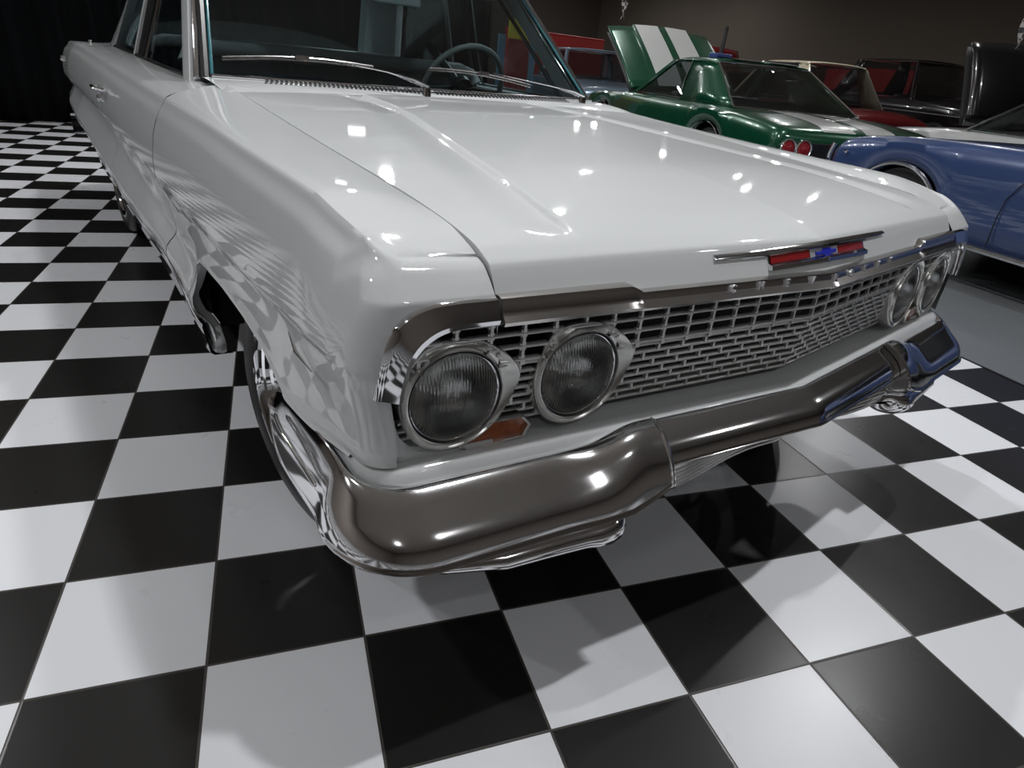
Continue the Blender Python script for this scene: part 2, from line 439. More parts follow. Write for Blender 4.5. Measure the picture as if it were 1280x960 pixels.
def quarter(mirror):
    b = MB()
    bot = [(2.708,.398),(3.0,.412),(3.30,.425),(3.36,.47),(3.48,.53),(3.65,.56),(3.80,.56),(3.98,.53),(4.10,.47),(4.16,.44),(4.5,.46),(4.93,.50)]
    cols = side_panel(2.708, 4.93, bot, 110, 60)
    body = [[(-side_x(y, z), y, z) for y, z in c] for c in cols]
    rim0 = [(x+.03, y+.004, z) for x, y, z in body[0]]
    # rounded tail
    tail = []
    for ang in (20, 45, 70, 90):
        a = math.radians(ang)
        tail.append([(x+.05*(1-math.cos(a)), y+.05*math.sin(a), z) for x, y, z in body[-1]])
    tail.append([(x+.25, y+.05, z) for x, y, z in body[-1]])
    allc = [rim0]+body+tail
    b.grid(allc)
    top = []
    for c in body + tail[:4]:
        p = Vector(c[0]); yy = p.y
        inx = .795 if yy < 3.55 else lerp(.795, .74, sstep(3.55, 3.8, yy))
        q = Vector((-inx, yy, interp([(2.7,.961),(3.5,.972),(4.2,.968),(5,.932)], yy)))
        row = []
        for k in range(12):
            v = k/11; w = p.lerp(q, v); w.z += .008*math.sin(PI*v)**.6*(1-v); row.append(w)
        row.append(q+Vector((.03, 0, -.03)))
        top.append(row)
    b.grid(top)
    return P(b, 'rear_quarter_panel', M['paint'], weld=.0004, mirror=mirror, angle=50)
quarter(False); quarter(True)

# hood
HT = [(0,.812),(.03,.829),(.09,.845),(.2,.861),(.5,.889),(.8,.919),(.95,.934),(1,.938)]
def hood_yc(x): return .060 + .106*abs(x)*(1 - .06*abs(x))
def hood_yr(x): return 1.42 + .15*(1-(abs(x)/.76)**2)
def hood_z(x, t):
    z = smooth_tab(HT, t)
    c = 1-(x/.76)**2
    z += (.004 + .016*sstep(0, .3, t)*(1-.85*sstep(.7, 1, t)))*c
    xr = lerp(.575, .33, sstep(-.1, 1.05, t))
    d = abs(x)-xr
    if d > 0: z -= .0085*sstep(0, .013, d)*(1-.85*sstep(.013, .13, d))*sstep(.015, .09, t)
    return z
def hood():
    b = MB(); xs = [lerp(-.7625, .7625, i/300) for i in range(301)]
    rows = []
    ts = [ (i/90)**1.15 for i in range(91)]
    # underside edge, rear edge to front crease
    for t in reversed(ts):
        rows.append([(x, lerp(hood_yc(x), hood_yr(x), t), hood_z(x, t)) for x in xs])
    # rounded crease then the front face
    for dz, dy in ((-.004, -.0045), (-.010, -.008), (-.018, -.0125), (-.028, -.0175), (-.040, -.023), (-.052, -.029), (-.06,-.033), (-.08, -.038)):
        rows.append([(x, hood_yc(x)+dy, hood_z(x, 0)+dz) for x in xs])
    # edges turned down
    rows.insert(0, [(x, y+.002, z-.02) for x, y, z in rows[0]])
    for r in rows:
        a, c = r[0], r[-1]
        r.insert(0, (a[0], a[1], a[2]-.025)); r.append((c[0], c[1], c[2]-.025))
    b.grid(rows)
    P(b, 'hood', M['paint'], angle=60)
hood()
# dark filler boxes added under the body skin, block light through the seams
def inner():
    b = MB()
    b.box((0, .93, .52), (1.10, 1.25, .50))
    b.box((0, .80, .78), (1.40, 1.10, .03))
    b.box((0, 2.9, .27), (1.60, 2.9, .06))
    b.box((0, 1.62, .60), (1.50, .04, .62))
    b.box((0, 4.25, .52), (1.5, 1.1, .40))
    b.box((0, 3.66, .60), (1.5, .04, .5))
    for s in (-1, 1):
        b.box((s*.80, 1.35, .58), (.20, .12, .55)); b.box((s*.80, .36, .62), (.16, .04, .24))
        b.box((s*.84, 1.55, .60), (.14, .03, .55)); b.box((s*.70, 3.2, .60), (.03, 3.0, .60)) if False else None
        b.box((s*.86, 2.45, .32), (.10, 1.9, .10)); b.box((s*.72, .74, .70), (.26, .9, .03)); b.box((s*.765, .82, .80), (.03, 1.1, .05))
        b.box((s*.60, 3.72, .62), (.30, .9, .22))
    P(b, 'underbody', M['under'], smooth=False)
inner()
# cowl with vent slots
def cowl():
    b = MB(); rows = []
    xs = [lerp(-.80, .80, i/80) for i in range(81)]
    for k in range(10):
        t = k/9; r = []
        for x in xs:
            ya = hood_yr(min(.76, abs(x))) + .006; yb = 1.71 - .05*(x/.8)**2
            z0 = .935 + .004*(1-(x/.8)**2); z1 = .957 + .007*(1-(x/.8)**2)
            r.append((x, lerp(ya, yb, t), lerp(z0, z1, t) + .004*math.sin(PI*t)))
        rows.append(r)
    rows.insert(0, [(x, y, z-.04) for x, y, z in rows[0]])
    b.grid(rows)
    cw = P(b, 'cowl_panel', M['paint'])
    b = MB()
    for s0, s1 in ((-.62, -.06), (.0, .60)):
        n = int((s1-s0)/.0155)
        for i in range(n):
            x = lerp(s0, s1, i/(n-1)); yb = 1.71 - .05*(x/.8)**2
            c_ = 1-(x/.8)**2; ya = hood_yr(min(.76, abs(x)))+.006; ln = min(.085, (yb-ya)*.72)
            m = Matrix.Rotation(math.atan2(.022+.003*c_, yb-ya), 4, 'X') @ Matrix.Rotation(math.radians(-22), 4, 'Z')
            t_ = 1-(.012+ln/2)/(yb-ya)
            b.box((x, yb-.012-ln/2, lerp(.935+.004*c_, .957+.007*c_, t_)+.004*math.sin(PI*t_)+.0005), (.0080, ln, .003), m)
    b.build('air_vents', M['black'], parent=cw, smooth=False)
cowl()
for o in list(COL.objects):
    if o.name == 'air_vents': o.matrix_parent_inverse = Matrix.Translation(-Vector(CAR.location)); o.parent = [q for q in COL.objects if q.name == 'cowl_panel'][0]; o.matrix_parent_inverse = Matrix.Identity(4)

def sub(b, name, m, par, **k):
    """sub-part: the parent is a mesh at the world origin of the car"""
    o = b.build(name, m, **k); o.parent = par; o.matrix_parent_inverse = Matrix.Identity(4); return o

# chrome trim across the nose with its lettering
def nose_trim():
    b = MB(); xs = [lerp(-.762, .762, i/120) for i in range(121)]
    prof = [(-.004+.02, 1.0), (.004, 1.0), (-.004, .96), (-.006, .80), (-.007, .55), (-.013, .36), (-.018, .20), (-.016, .06), (-.006, 0.0), (.02, 0.0)]
    rows = []
    for dy, h in prof:
        r = []
        for x in xs:
            top = .7585 + .0125*sstep(.498, .516, abs(x)); bot = .727
            r.append((x, .014 + .113*abs(x) + dy, lerp(bot, top, h)))
        rows.append(r)
    b.grid(rows); b.face([r[0] for r in rows]); b.face([r[-1] for r in reversed(rows)])
    t = P(b, 'hood_trim', M['trimdark'], angle=35)
    word = 'CHEVROLET'
    for i, ch in enumerate(word):
        x = -.290 + i*.0725
        cu = bpy.data.curves.new('l', 'FONT'); cu.body = ch; cu.size = .021; cu.extrude = .0022; cu.align_x = 'CENTER'; cu.align_y = 'CENTER'; cu.offset = .0003
        ob = bpy.data.objects.new('l', cu); COL.objects.link(ob)
        dg = bpy.context.evaluated_depsgraph_get(); me = ob.evaluated_get(dg).to_mesh()
        a = math.atan(.113)*(1 if x > 0 else -1)
        m = Matrix.Translation((x, .014+.113*abs(x)-.0085, .7475)) @ Matrix.Rotation(a, 4, 'Z') @ Matrix.Rotation(PI/2, 4, 'X')
        bb = MB(); t2 = bmesh.new(); t2.from_mesh(me); t2.transform(m)
        vm = [bb.bm.verts.new(v.co) for v in t2.verts]
        for f in t2.faces:
            try: bb.bm.faces.new([vm[v.index] for v in f.verts])
            except ValueError: pass
        t2.free(); ob.evaluated_get(dg).to_mesh_clear(); bpy.data.objects.remove(ob); bpy.data.curves.remove(cu)
        l = sub(bb, 'letter', M['emblemwhite'], t, smooth=False); l['label'] = 'raised chrome letter ' + ch
nose_trim()

# chrome trim on each fender nose, hooking down round the lamp
def fender_trim(mirror):
    b = MB()
    path = [(-.7665,.1003,.7470)]
    pts = [(.767,.7465),(.82,.7460),(.865,.7430),(.893,.730),(.912,.708),(.922,.680),(.927,.650),(.930,.618)]
    outer = [(.767,.770),(.82,.770),(.872,.768),(.905,.755),(.927,.732),(.938,.700),(.944,.665),(.948,.628)]
    inner_ = [(.767,.728),(.82,.728),(.852,.724),(.876,.710),(.893,.692),(.902,.668),(.907,.650),(.910,.628)]
    n = 50
    def chaikin(p):
        for _ in range(3): p = [p[0]] + [tuple(lerp(a, c, t) for a, c in zip(u, w)) for u, w in zip(p, p[1:]) for t in (.25, .75)] + [p[-1]]
        return p
    O = resample(chaikin(outer), n); I = resample(chaikin(inner_), n); rows = []
    for v, dy in ((0, .012), (0, -.001), (.06, -.007), (.25, -.010), (.5, -.014), (.72, -.018), (.90, -.015), (1, -.004), (1, .03)):
        r = []
        for (xo, zo), (xi, zi) in zip(O, I):
            x = lerp(xo, xi, v); z = lerp(zo, zi, v)
            wrap = sstep(.90, .95, x)*.010
            r.append((-x, .018+.113*x+dy+wrap*(1-v), z))
        rows.append(r)
    b.grid(rows); b.face([r[0] for r in rows]); b.face([r[-1] for r in reversed(rows)])
    P(b, 'fender_trim', M['chrome'], mirror=mirror, angle=35)
    # painted lower lip under the lamps
    b = MB(); rows = []
    ip = [(.915,.62),(.908,.57),(.900,.545),(.885,.527),(.86,.520),(.80,.514),(.74,.514)]
    op = [(.952,.62),(.952,.56),(.945,.52),(.925,.500),(.88,.496),(.80,.500),(.74,.503)]
    I = resample(ip, 30); O = resample(op, 30)
    for v, dy in ((0, .03), (0, .006), (.3, -.002), (.7, -.002), (1, .006), (1, .04)):
        rows.append([(-lerp(xo, xi, v), .036+.113*lerp(xo, xi, v)+dy, lerp(zo, zi, v)) for (xo, zo), (xi, zi) in zip(O, I)])
    b.grid(rows)
    P(b, 'lamp_surround', M['paint'], mirror=mirror)
fender_trim(False); fender_trim(True)

# grille
def grille():
    VK = .113
    def yv(x, z):
        base = .034 + VK*abs(x)
        if z < .655: base += (.655-z)*.22
        return base
    LC = ((.8165, .607), (.586, .611))
    def in_lamp(x, z, r=.084): return any(math.hypot(abs(x)-cx, z-cz) < r for cx, cz in LC)
    def vbar(b, z, h, d, x1):
        for s in (-1, 1):
            run = []
            pts = [lerp(0, x1, i/120) for i in range(121)]
            for x in pts + [None]:
                if x is not None and not in_lamp(x, z): run.append(s*x); continue
                if len(run) > 1:
                    run = [run[0]] + run[6:-6:6] + [run[-1]]
                    rows = []
                    for dz, dy in ((h/2, 0), (h/2*.75, -d*.6), (h*.12, -d), (-h*.12, -d), (-h/2*.75, -d*.6), (-h/2, 0), (-h/2, .004), (h/2, .004)):
                        rows.append([(x_, yv(x_, z)+dy, z+dz) for x_ in run])
                    V = b.grid(rows, close_v=True)
                run = []
    b = MB()
    zs = [.7205, .7000, .6775, .6550]
    for z in zs: vbar(b, z, .0072, .006, .90)
    pitch = .0585
    for r in range(3):
        za, zb = zs[r], zs[r+1]
        for k in range(-15, 16):
            x = k*pitch
            if abs(x) > .895 or in_lamp(x, (za+zb)/2): continue
            b.box((x, yv(x, .68)-.001, (za+zb)/2), (.0055, .007, za-zb))
            for s in (-1, 1):           # rounded cell corners
                for zz in (za-.004, zb+.004): b.box((x+s*.0042, yv(x, .68)+.000, zz), (.004, .006, .004))
    for k in range(-15, 16):            # bright studs below the third row
        x = k*pitch
        if not in_lamp(x, .65): b.box((x, yv(x, .65)-.004, .6515), (.009, .006, .010))
    P(b, 'upper_grille', M['grille'], angle=50)
    b = MB()
    zr = [.648 - i*.0168 for i in range(8)]
    for z in zr: vbar(b, z, .0078, .005, .90)
    for i in range(7):
        off = .5 if i % 2 else 0
        for k in range(-15, 16):
            x = (k+off)*pitch
            if abs(x) > .895: continue
            z = (zr[i]+zr[i+1])/2
            if in_lamp(x, z): continue
            b.box((x, yv(x, z)-.000, z), (.0060, .007, .0168))
    P(b, 'lower_grille', M['grille'], angle=50)
    b = MB(); rows = []
    for z, dy in ((.735, .085), (.50, .085)):
        rows.append([(s, .034+VK*abs(s)+dy, z) for s in (-.93, 0, .93)])
    b.grid(rows)
    P(b, 'grille_backing', M['black'], smooth=False)
grille()

# headlights: bezel > ring, lens, reflector, screws
BZ = [(-.087,.037),(-.078,.060),(-.062,.083),(-.040,.094),(0,.097),(.035,.093),(.062,.082),(.085,.066),(.104,.048),(.1155,.030),(.1165,.020),(.108,.000),(.094,-.028),(.080,-.052),(.058,-.074),(.030,-.089),(0,-.094),(-.030,-.091),(-.055,-.080),(-.074,-.060),(-.086,-.034),(-.091,-.010),(-.092,.012)]
def headlight(cx, cz, mirror, k):
    import mathutils
    a = -math.atan(.113)
    m = Matrix.Translation((cx, .030+.113*abs(cx), cz)) @ Matrix.Rotation(a, 4, 'Z')
    b = MB()
    # smooth the outline
    n = 72; out = resample(BZ+[BZ[0]], n+1)[:-1]
    for _ in range(2): out = [((out[i-1][0]+2*out[i][0]+out[(i+1) % n][0])/4, (out[i-1][1]+2*out[i][1]+out[(i+1) % n][1])/4) for i in range(n)]
    def ring(rad):
        r = []
        for (x, z) in out:
            t = math.atan2(z, x); r.append((rad*math.cos(t), rad*math.sin(t)))
        return r
    C_ = ring(.0835)
    rows = []
    def push(pts, dy, tilt=0): rows.append([m @ Vector((x, dy - tilt*z, z)) for x, z in pts])
    push([(x*1.0, z*1.0) for x, z in out], .045)
    push(out, .004); push([(x*.993, z*.993) for x, z in out], -.002); push([(x*.975, z*.975) for x, z in out], -.004)
    def mix(v): return [(lerp(x, cx_, v), lerp(z, cz_, v)) for (x, z), (cx_, cz_) in zip(out, C_)]
    push(mix(.25), -.002); push(mix(.7), .003); push(mix(.93), .004); push(C_, .001)
    push(ring(.0815), -.005); push(ring(.0795), -.006); push(ring(.0775), -.002); push(ring(.0765), .014)
    b.grid(rows, close_u=True)
    bz = P(b, 'headlight_bezel', M['alu'], mirror=mirror, angle=38)
    b = MB(); ml = m @ Matrix.Rotation(PI/2, 4, 'X')
    b.lathe([(.0765, .004), (.0762, .001), (.0745, .0005), (.0735, -.001), (.0730,-.010)], ml)
    sub(b, 'retaining_ring', M['chrome'], bz, mirror=mirror)
    b = MB(); ml2 = m @ Matrix.Rotation(PI/2, 4, 'X')
    b.lathe([(.0735, -.004)] + [(.0735*math.cos(t), -.004+.015*math.sin(t)) for t in [i*PI/2/12 for i in range(1, 12)]] + [(.0006, .0112)], ml2)
    ln = sub(b, 'lens', M['lens'], bz, mirror=mirror, recalc=True)
    b = MB()
    b.lathe([(.073, -.006)] + [(.073*math.sqrt(max(0, 1-(i/10)**1.0)), -.006-.045*(i/10)) for i in range(1, 10)] + [(.006, -.051)], ml2)
    b.lathe([(.009, -.051), (.009, -.02), (.006, -.012), (.0005, -.011)], ml2, 16)
    sub(b, 'reflector', M['bowl'], bz, mirror=mirror)
    for sx, sz in ((-.060, .055), (.070, .062)):
        b = MB(); ms = m @ Matrix.Translation((sx, .000, sz)) @ Matrix.Rotation(PI/2, 4, 'X')
        b.lathe([(.0038, -.004), (.0036, .002), (.0028, .0030), (.0004, .0034)], ms, 14)
        sub(b, 'screw', M['chrome_soft'], bz, mirror=mirror)
for mir in (False, True):
    headlight(-.8165, .607, mir, 0); headlight(-.586, .611, mir, 1)

def parking_lamp(mirror):
    def pt(x, z, dy=0): return (x, .040+.113*abs(x)+dy, z)
    quad = [(-.797,.512),(-.772,.547),(-.692,.547),(-.677,.531),(-.687,.511),(-.790,.506)]
    b = MB(); c = (-.737, .527)
    rows = []
    for f, dy in ((1.12, .03), (1.12, -.008), (1.07, -.012), (1.0, -.010), (.98, 0)):
        rows.append([pt(lerp(c[0], x, f), lerp(c[1], z, f), dy) for x, z in quad])
    b.grid(rows, close_u=True)
    h = P(b, 'parking_lamp', M['alu'], mirror=mirror, smooth=False)
    b = MB()
    b.face([pt(lerp(c[0], x, .985), lerp(c[1], z, .985), -.003) for x, z in quad])
    o = sub(b, 'amber_lens', M['amber'], h, mirror=mirror, smooth=False); o['label'] = 'amber plastic lens'
parking_lamp(False); parking_lamp(True)

# hood emblem: wing bar, shield with red fields, blue bowtie
def emblem():
    def pt(x, z, d=0): return Vector((x, hood_yc(x) - .0095 - max(0, (.800-z))*.49 - d, z))
    b = MB()
    top = [(-.312,.8005),(-.18,.8035),(0,.8115),(.19,.8085),(.297,.8065)]
    bot = [(-.300,.7900),(-.18,.7895),(0,.7985),(.19,.7955),(.297,.8000)]
    xs = resample([(p[0],) for p in top], 61)
    rows = []
    for v, d in ((0, -.006), (0, .001), (.3, .0065), (.7, .0065), (1, .002), (1, -.006)):
        rows.append([pt(x, lerp(interp(top, x), interp(bot, x), v), d) for (x,) in xs])
    b.grid(rows, close_v=True); b.face([r[0] for r in rows]); b.face([r[-1] for r in rows])
    # lower shield frame
    st = [(-.176,.797),(0,.805),(.190,.799)]; sb = [(-.166,.7670),(0,.7745),(.184,.7695)]
    xs2 = [lerp(-.172, .187, i/50) for i in range(51)]
    rows = []
    for v, d in ((0, -.004), (0, .008), (.06, .009), (.10, .003), (.60, .003), (.70, .012), (.95, .010), (1, .004), (1, -.004)):
        rows.append([pt(x, lerp(interp(st, x), interp(sb, x), v), d) for x in xs2])
    b.grid(rows, close_v=True); b.face([r[0] for r in rows]); b.face([r[-1] for r in rows])
    e = P(b, 'hood_emblem', M['chrome'], angle=40)
    def slab(name, m, x0, x1, v0, v1, d=.0045):
        b = MB(); xx = [lerp(x0, x1, i/16) for i in range(17)]
        b.grid([[pt(x, lerp(interp(st, x), interp(sb, x), v), dd) for x in xx] for v, dd in ((v0, 0), (v0, d), (v1, d), (v1, 0))])
        return sub(b, name, m, e)
    slab('red_field', M['red'], -.166, -.052, .12, .60)['label'] = 'red enamel field on the left of the bowtie'
    slab('red_field', M['red'], .056, .180, .12, .60)['label'] = 'red enamel field on the right of the bowtie'
    slab('white_field', M['emblemwhite'], -.050, .054, .10, .72)
    b = MB()
    bt = [(-.036,.40),(-.036,.62),(-.014,.62),(-.010,.76),(.014,.76),(.010,.60),(.038,.60),(.038,.34),(.016,.34),(.012,.18),(-.012,.18),(-.016,.40)]
    lo = [pt(x+.002, lerp(interp(st, x), interp(sb, x), v*.78+.02), .003) for x, v in bt]; hi = [pt(x+.002, lerp(interp(st, x), interp(sb, x), v*.78+.02), .0085) for x, v in bt]
    vl = [b.bm.verts.new(p) for p in lo]; vh = [b.bm.verts.new(p) for p in hi]
    b.bm.faces.new(vh)
    for i in range(len(bt)): b.bm.faces.new([vl[i], vl[(i+1) % len(bt)], vh[(i+1) % len(bt)], vh[i]])
    sub(b, 'bowtie', M['blueenamel'], e, smooth=False)['label'] = 'blue enamel bowtie emblem'
emblem()

# gravel pan between grille and bumper
def pan():
    b = MB(); half = []
    N = 60
    rows = []
    prof = [(.135, .540), (.125, .525), (.110, .514), (.06, .508), (.030, .505), (.022, .5065), (.012, .5035), (.002, .4980), (-.004, .470), (.02, .42)]
    for dy, z in prof:
        r = []
        for i in range(-N, N+1):
            s = i/N; ax = abs(s)
            # straight V out to .86 and then round to the side
            xx = ax*1.18
            if xx < .88: x, y = xx, .004+.113*xx
            else:
                a = min(1, (xx-.88)/.10); x = .88 + .083*math.sin(a*PI/2) - max(0, dy)*.45*a; y = .004+.113*.88 + .09*(1-math.cos(a*PI/2)) + max(0, xx-.98)*.9
            r.append(((x if s >= 0 else -x), y+dy*(1-.6*sstep(.9, 1.05, xx)), z))
        rows.append(r)
    b.grid(rows)
    P(b, 'gravel_pan', M['paint'], angle=60)
pan()

# bumper
def bumper_path(s):
    """s = distance from the centre; returns x, y, outward normal angle, taper"""
    if s < .90:
        return s, -.004+.113*s, math.radians(6.5)
    R = .090; L = s-.90; a0 = math.radians(6.5)
    if L < R*(PI/2-a0+.02):
        a = a0 + L/R
        cx = .90 - R*math.sin(a0); cy = -.004+.113*.90 + R*math.cos(a0)
        return cx+R*math.sin(a), cy-R*math.cos(a), a
    L2 = L-R*(PI/2-a0+.02)
    cx = .90 - R*math.sin(a0); cy = -.004+.113*.90 + R*math.cos(a0)
    return cx+R, cy+L2, PI/2
SM = .90+.090*(PI/2-math.radians(6.5)+.02)+.295
def bumper_section(kind, s):
    """list of (outward offset, z): inner top lip round to the underside"""
    hump = 1.0
    if kind == 'end':
        g = sstep(.66, .50, s)
        t = [(-.012,.5000),(-.004,.5050+.004*g),(.003,.5045+.010*g),(.009,.5005+.014*g),(.015,.4975+.018*g),(.030,.4845+.020*g),(.045,.4690+.019*g),(.059,.4540+.014*g),(.071,.4380+.010*g),(.080,.4210+.006*g),(.086,.4050),(.0895,.3930),(.0905,.3885),(.0935,.3865),(.0950,.3825),(.091,.3780),(.082,.3740),(.072,.3640),(.058,.3545),(.038,.3490),(.010,.3470),(-.02,.352)]
        t = [(o+.010*g*(1 if o > .02 else 0), z) for o, z in t]
        g2 = 1-sstep(.585, .47, s); g2 *= 1-sstep(.92, 1.10, s); t = [(o+.004*g2, z-.021*g2*sstep(.39, .485, z)) for o, z in t]
        k_ = interp([(.44,.66),(.475,.78),(.53,.91),(.60,.95)], s); t = [(o*(1-.25*(1-k_)), z if z > .5 else .5-(.5-z)*k_) for o, z in t]
        w = sstep(.88, 1.06, s)
        t = [(o*(1-.60*w), z+.004*w*(1 if z < .40 else 0)) for o, z in t]
        e = max(0, (s-(SM-.15))/.15)
        t = [(o*(1-.45*e**3), lerp(z, .480+(z-.44)*.10, e**2.4)) for o, z in t]
    else:
        t = [(-.012,.5000),(-.004,.5055),(.003,.5050),(.009,.5010),(.015,.4980),(.028,.4872),(.040,.4755),(.051,.4625),(.060,.4485),(.067,.4335),(.071,.4200),(.0725,.4130),(.076,.4095),(.075,.4060),(.068,.4020),(.054,.3960),(.036,.3920),(.014,.3900),(-.02,.392)]
    if kind == 'mid': t = [(o*.86, z if z > .5 else .5-(.5-z)*.62) for o, z in t]
    return t
def bumper_piece(kind, s0, s1, n, mirror=False):
    b = MB(); rows = []
    for i in range(n):
        s = lerp(s0, s1, i/(n-1)); sg = 1
        if s < 0: sg = -1
        x, y, a = bumper_path(abs(s))
        row = []
        for o, z in bumper_section(kind, abs(s)):
            row.append((-sg*(x+o*math.sin(a)), y-o*math.cos(a), z))
        rows.append(row)
    V = b.grid(rows)
    if kind == 'end':
        b.capring(V[0]); b.capring(V[-1])
    return b
b = bumper_piece('mid', -.437, .437, 81); CB = P(b, 'bumper_centre', M['bumper'], angle=50)
for mir in (False, True):
    b = bumper_piece('end', .441, SM, 110); P(b, 'bumper_end', M['bumper'], angle=50, mirror=mir)
    # seam bead where the sections meet
    b = MB(); x, y, a = bumper_path(.439)
    b.tube([(-(x+(o-.001)*math.sin(a)), y-(o+.0015)*math.cos(a), z) for o, z in bumper_section('end', .45)[2:14]], .0035, 8)
    P(b, 'bumper_seam', M['chrome'], mirror=mir)
    b = MB(); pts = []
    for i in range(24):
        s_ = lerp(1.05, SM-.06, i/23); x, y, a = bumper_path(s_); o_ = .034 - .012*sstep(SM-.12, SM, s_)
        pts.append((-(x+o_*math.sin(a)), y-o_*math.cos(a), lerp(.455, .475, i/23)))
    b.tube(pts, [.0015]+[.0045]*22+[.0015], 10); P(b, 'bumper_rib', M['chrome'], mirror=mir)
    # lower scoop with its rounded end
    b = MB(); rows = []
    for s, rx, rz, zz in ((.91,.030,.010,.352),(.86,.042,.020,.350),(.76,.046,.025,.346),(.66,.048,.028,.343),(.60,.050,.030,.341),(.56,.053,.034,.340),(.535,.054,.037,.341),(.515,.050,.036,.342),(.500,.040,.030,.343),(.490,.026,.020,.344),(.487,.006,.004,.344)):
        x, y, a = bumper_path(s)
        rows.append([(-(x+(lerp(.038, .004, sstep(.78, .91, s))+rx*math.cos(t))*math.sin(a) + (.016*math.cos(t) if s < .58 else 0)), y-(lerp(.034, .004, sstep(.78, .91, s))+rx*math.cos(t))*math.cos(a), zz-.006+rz*math.sin(t)) for t in [2*PI*k/28 for k in range(28)]])
    b.grid(rows, close_u=True)
    P(b, 'bumper_scoop', M['bumper'], mirror=mir, angle=60)
def valance():
    b = MB()
    for i in range(6):
        z = .415 - i*.0130
        for s in (-1, 1):
            rows = []
            for dy, dz in ((-.002, 0), (.002, .003), (.012, .0035), (.012, -.0035), (.002, -.003)):
                rows.append([(s*x, -.050+i*.003+.113*x+.060*sstep(.45, .05, x)+dy, z+dz) for x in [lerp(0, .47, k/10) for k in range(11)]])
            b.grid(rows, close_v=True)
    P(b, 'lower_valance', M['chrome_soft'])
valance()

# wheels
def wheel(cx, cy, phi, rad, mirror=False):
    name = 'wheel'
    s = 1 if mirror else -1
    w = bpy.data.objects.new(name, None); COL.objects.link(w); w.location = (s*abs(cx), cy, rad)
    w.rotation_euler = (0, 0, phi); w.parent = CAR; w.matrix_parent_inverse = Matrix.Translation(-Vector(CAR.location))
    axis = Matrix.Rotation(s*PI/2, 4, 'Y')          # local z -> outward x
    def put(b, n, m, **k):
        o = b.build(n, m, **k); o.parent = w; return o
    W = .205; R = rad; r = R*.745
    b = MB()
    b.lathe([(r-.01, -W), (r+.01, -W-.008), (R-.03, -W-.012), (R-.010, -W-.002), (R, -W+.020), (R, -.028), (R-.004, -.014), (R-.014, -.004), (R-.030, .004), (r+.018, .007), (r+.006, .002), (r, -.006), (r-.01,-.012)], axis, 96)
    t = put(b, 'tyre', M['rubber'])
    b = MB()
    b.lathe([(r+.004, -.004), (r+.002, .004), (r-.004, .0045), (r-.010, -.001), (r-.014, -.012), (r-.022, -.016), (r-.026, -.026), (r-.036, -.030), (r-.042, -.050), (r-.048, -.095), (r-.050, -.17), (r-.03,-.20)], axis, 96)
    put(b, 'rim', M['chrome'])
    b = MB()
    b.lathe([(.046, -.09), (.046, .000), (.042, .006), (.030, .010), (.026, .016), (.001, .018)], axis, 40)
    b.lathe([(.085, -.11), (.085, -.035), (.078, -.030), (.05, -.028)], axis, 40)
    put(b, 'hub', M['chrome'])
    for k in range(5):
        b = MB(); a = 2*PI*k/5 + .3
        rot = axis @ Matrix.Rotation(a, 4, 'Z')
        rows = []
        for rr, hw, z0 in ((.060, .026, -.030), (.11, .022, -.034), (.16, .021, -.048), (.20, .026, -.070), (r-.040, .036, -.085)):
            rows.append([rot @ Vector((rr, y, z)) for y, z in ((-hw, z0-.022), (-hw, z0-.004), (-hw*.6, z0), (hw*.6, z0), (hw, z0-.004), (hw, z0-.022))])
        b.grid(rows, close_u=True)
        put(b, 'spoke', M['chrome'])
    for k in range(5):
        b = MB(); a = 2*PI*k/5 + .93
        m = axis @ Matrix.Translation((.066*math.cos(a), .066*math.sin(a), -.03))
        b.lathe([(.011, 0), (.011, .018), (.007, .026), (.001, .028)], m, 6)
        put(b, 'lug_nut', M['chrome'])
    return w
wheel(.878, .68, math.radians(8), .325); wheel(.878, .72, math.radians(8), .325, True)
wheel(.862, 3.73, 0, .335); wheel(.862, 3.73, 0, .335, True)

# rocker mouldings
for mir in (False, True):
    b = MB(); rows = []
    for i in range(60):
        y = lerp(1.19, 3.32, i/59); l = smooth_tab(ZL, y); zb = smooth_tab(ZB, y)
        zt = min(l-.050, zb+.085)
        rows.append([(-.935, y, zt+.006), (-.962, y, zt+.004), (-.972, y, zt-.002), (-.974, y, zt-.010), (-.968, y, lerp(zt, zb, .45)), (-.960, y, zb-.004), (-.950, y, zb-.012), (-.90, y, zb-.014)])
    b.grid(rows)
    P(b, 'rocker_moulding', M['chrome'], mirror=mir, angle=45)
    # little spear on the fender side
    b = MB()
    b.tube([(-.992, .36, .655), (-.998, .31, .640), (-.994, .25, .630)], [.001, .003, .001], 8, flat=.6); 
    P(b, 'side_spear', M['chrome_soft'], mirror=mir)
    # door handle
    b = MB()
    hx = .990
    b.tube([(-hx+.012, 2.62, .845), (-hx-.014, 2.615, .850), (-hx-.020, 2.55, .852), (-hx-.018, 2.48, .850), (-hx+.010, 2.47, .846)], [.010, .012, .009, .010, .012], 10, flat=.7)
    h = P(b, 'door_handle', M['chrome'], mirror=mir)
    b = MB(); b.lathe([(.013, -.01), (.013, .006), (.010, .009), (.001, .010)], Matrix.Translation((-.985, 2.63, .805)) @ Matrix.Rotation(-PI/2, 4, 'Y'), 20)
    sub(b, 'lock_button', M['chrome'], h, mirror=mir)
    b = MB(); b.lathe([(.016, -.01), (.016, .006), (.008, .012), (.001, .013)], Matrix.Translation((-.965, 4.55, .86)) @ Matrix.Rotation(-PI/2, 4, 'Y'), 20)
    P(b, 'side_marker', M['chrome'], mirror=mir)

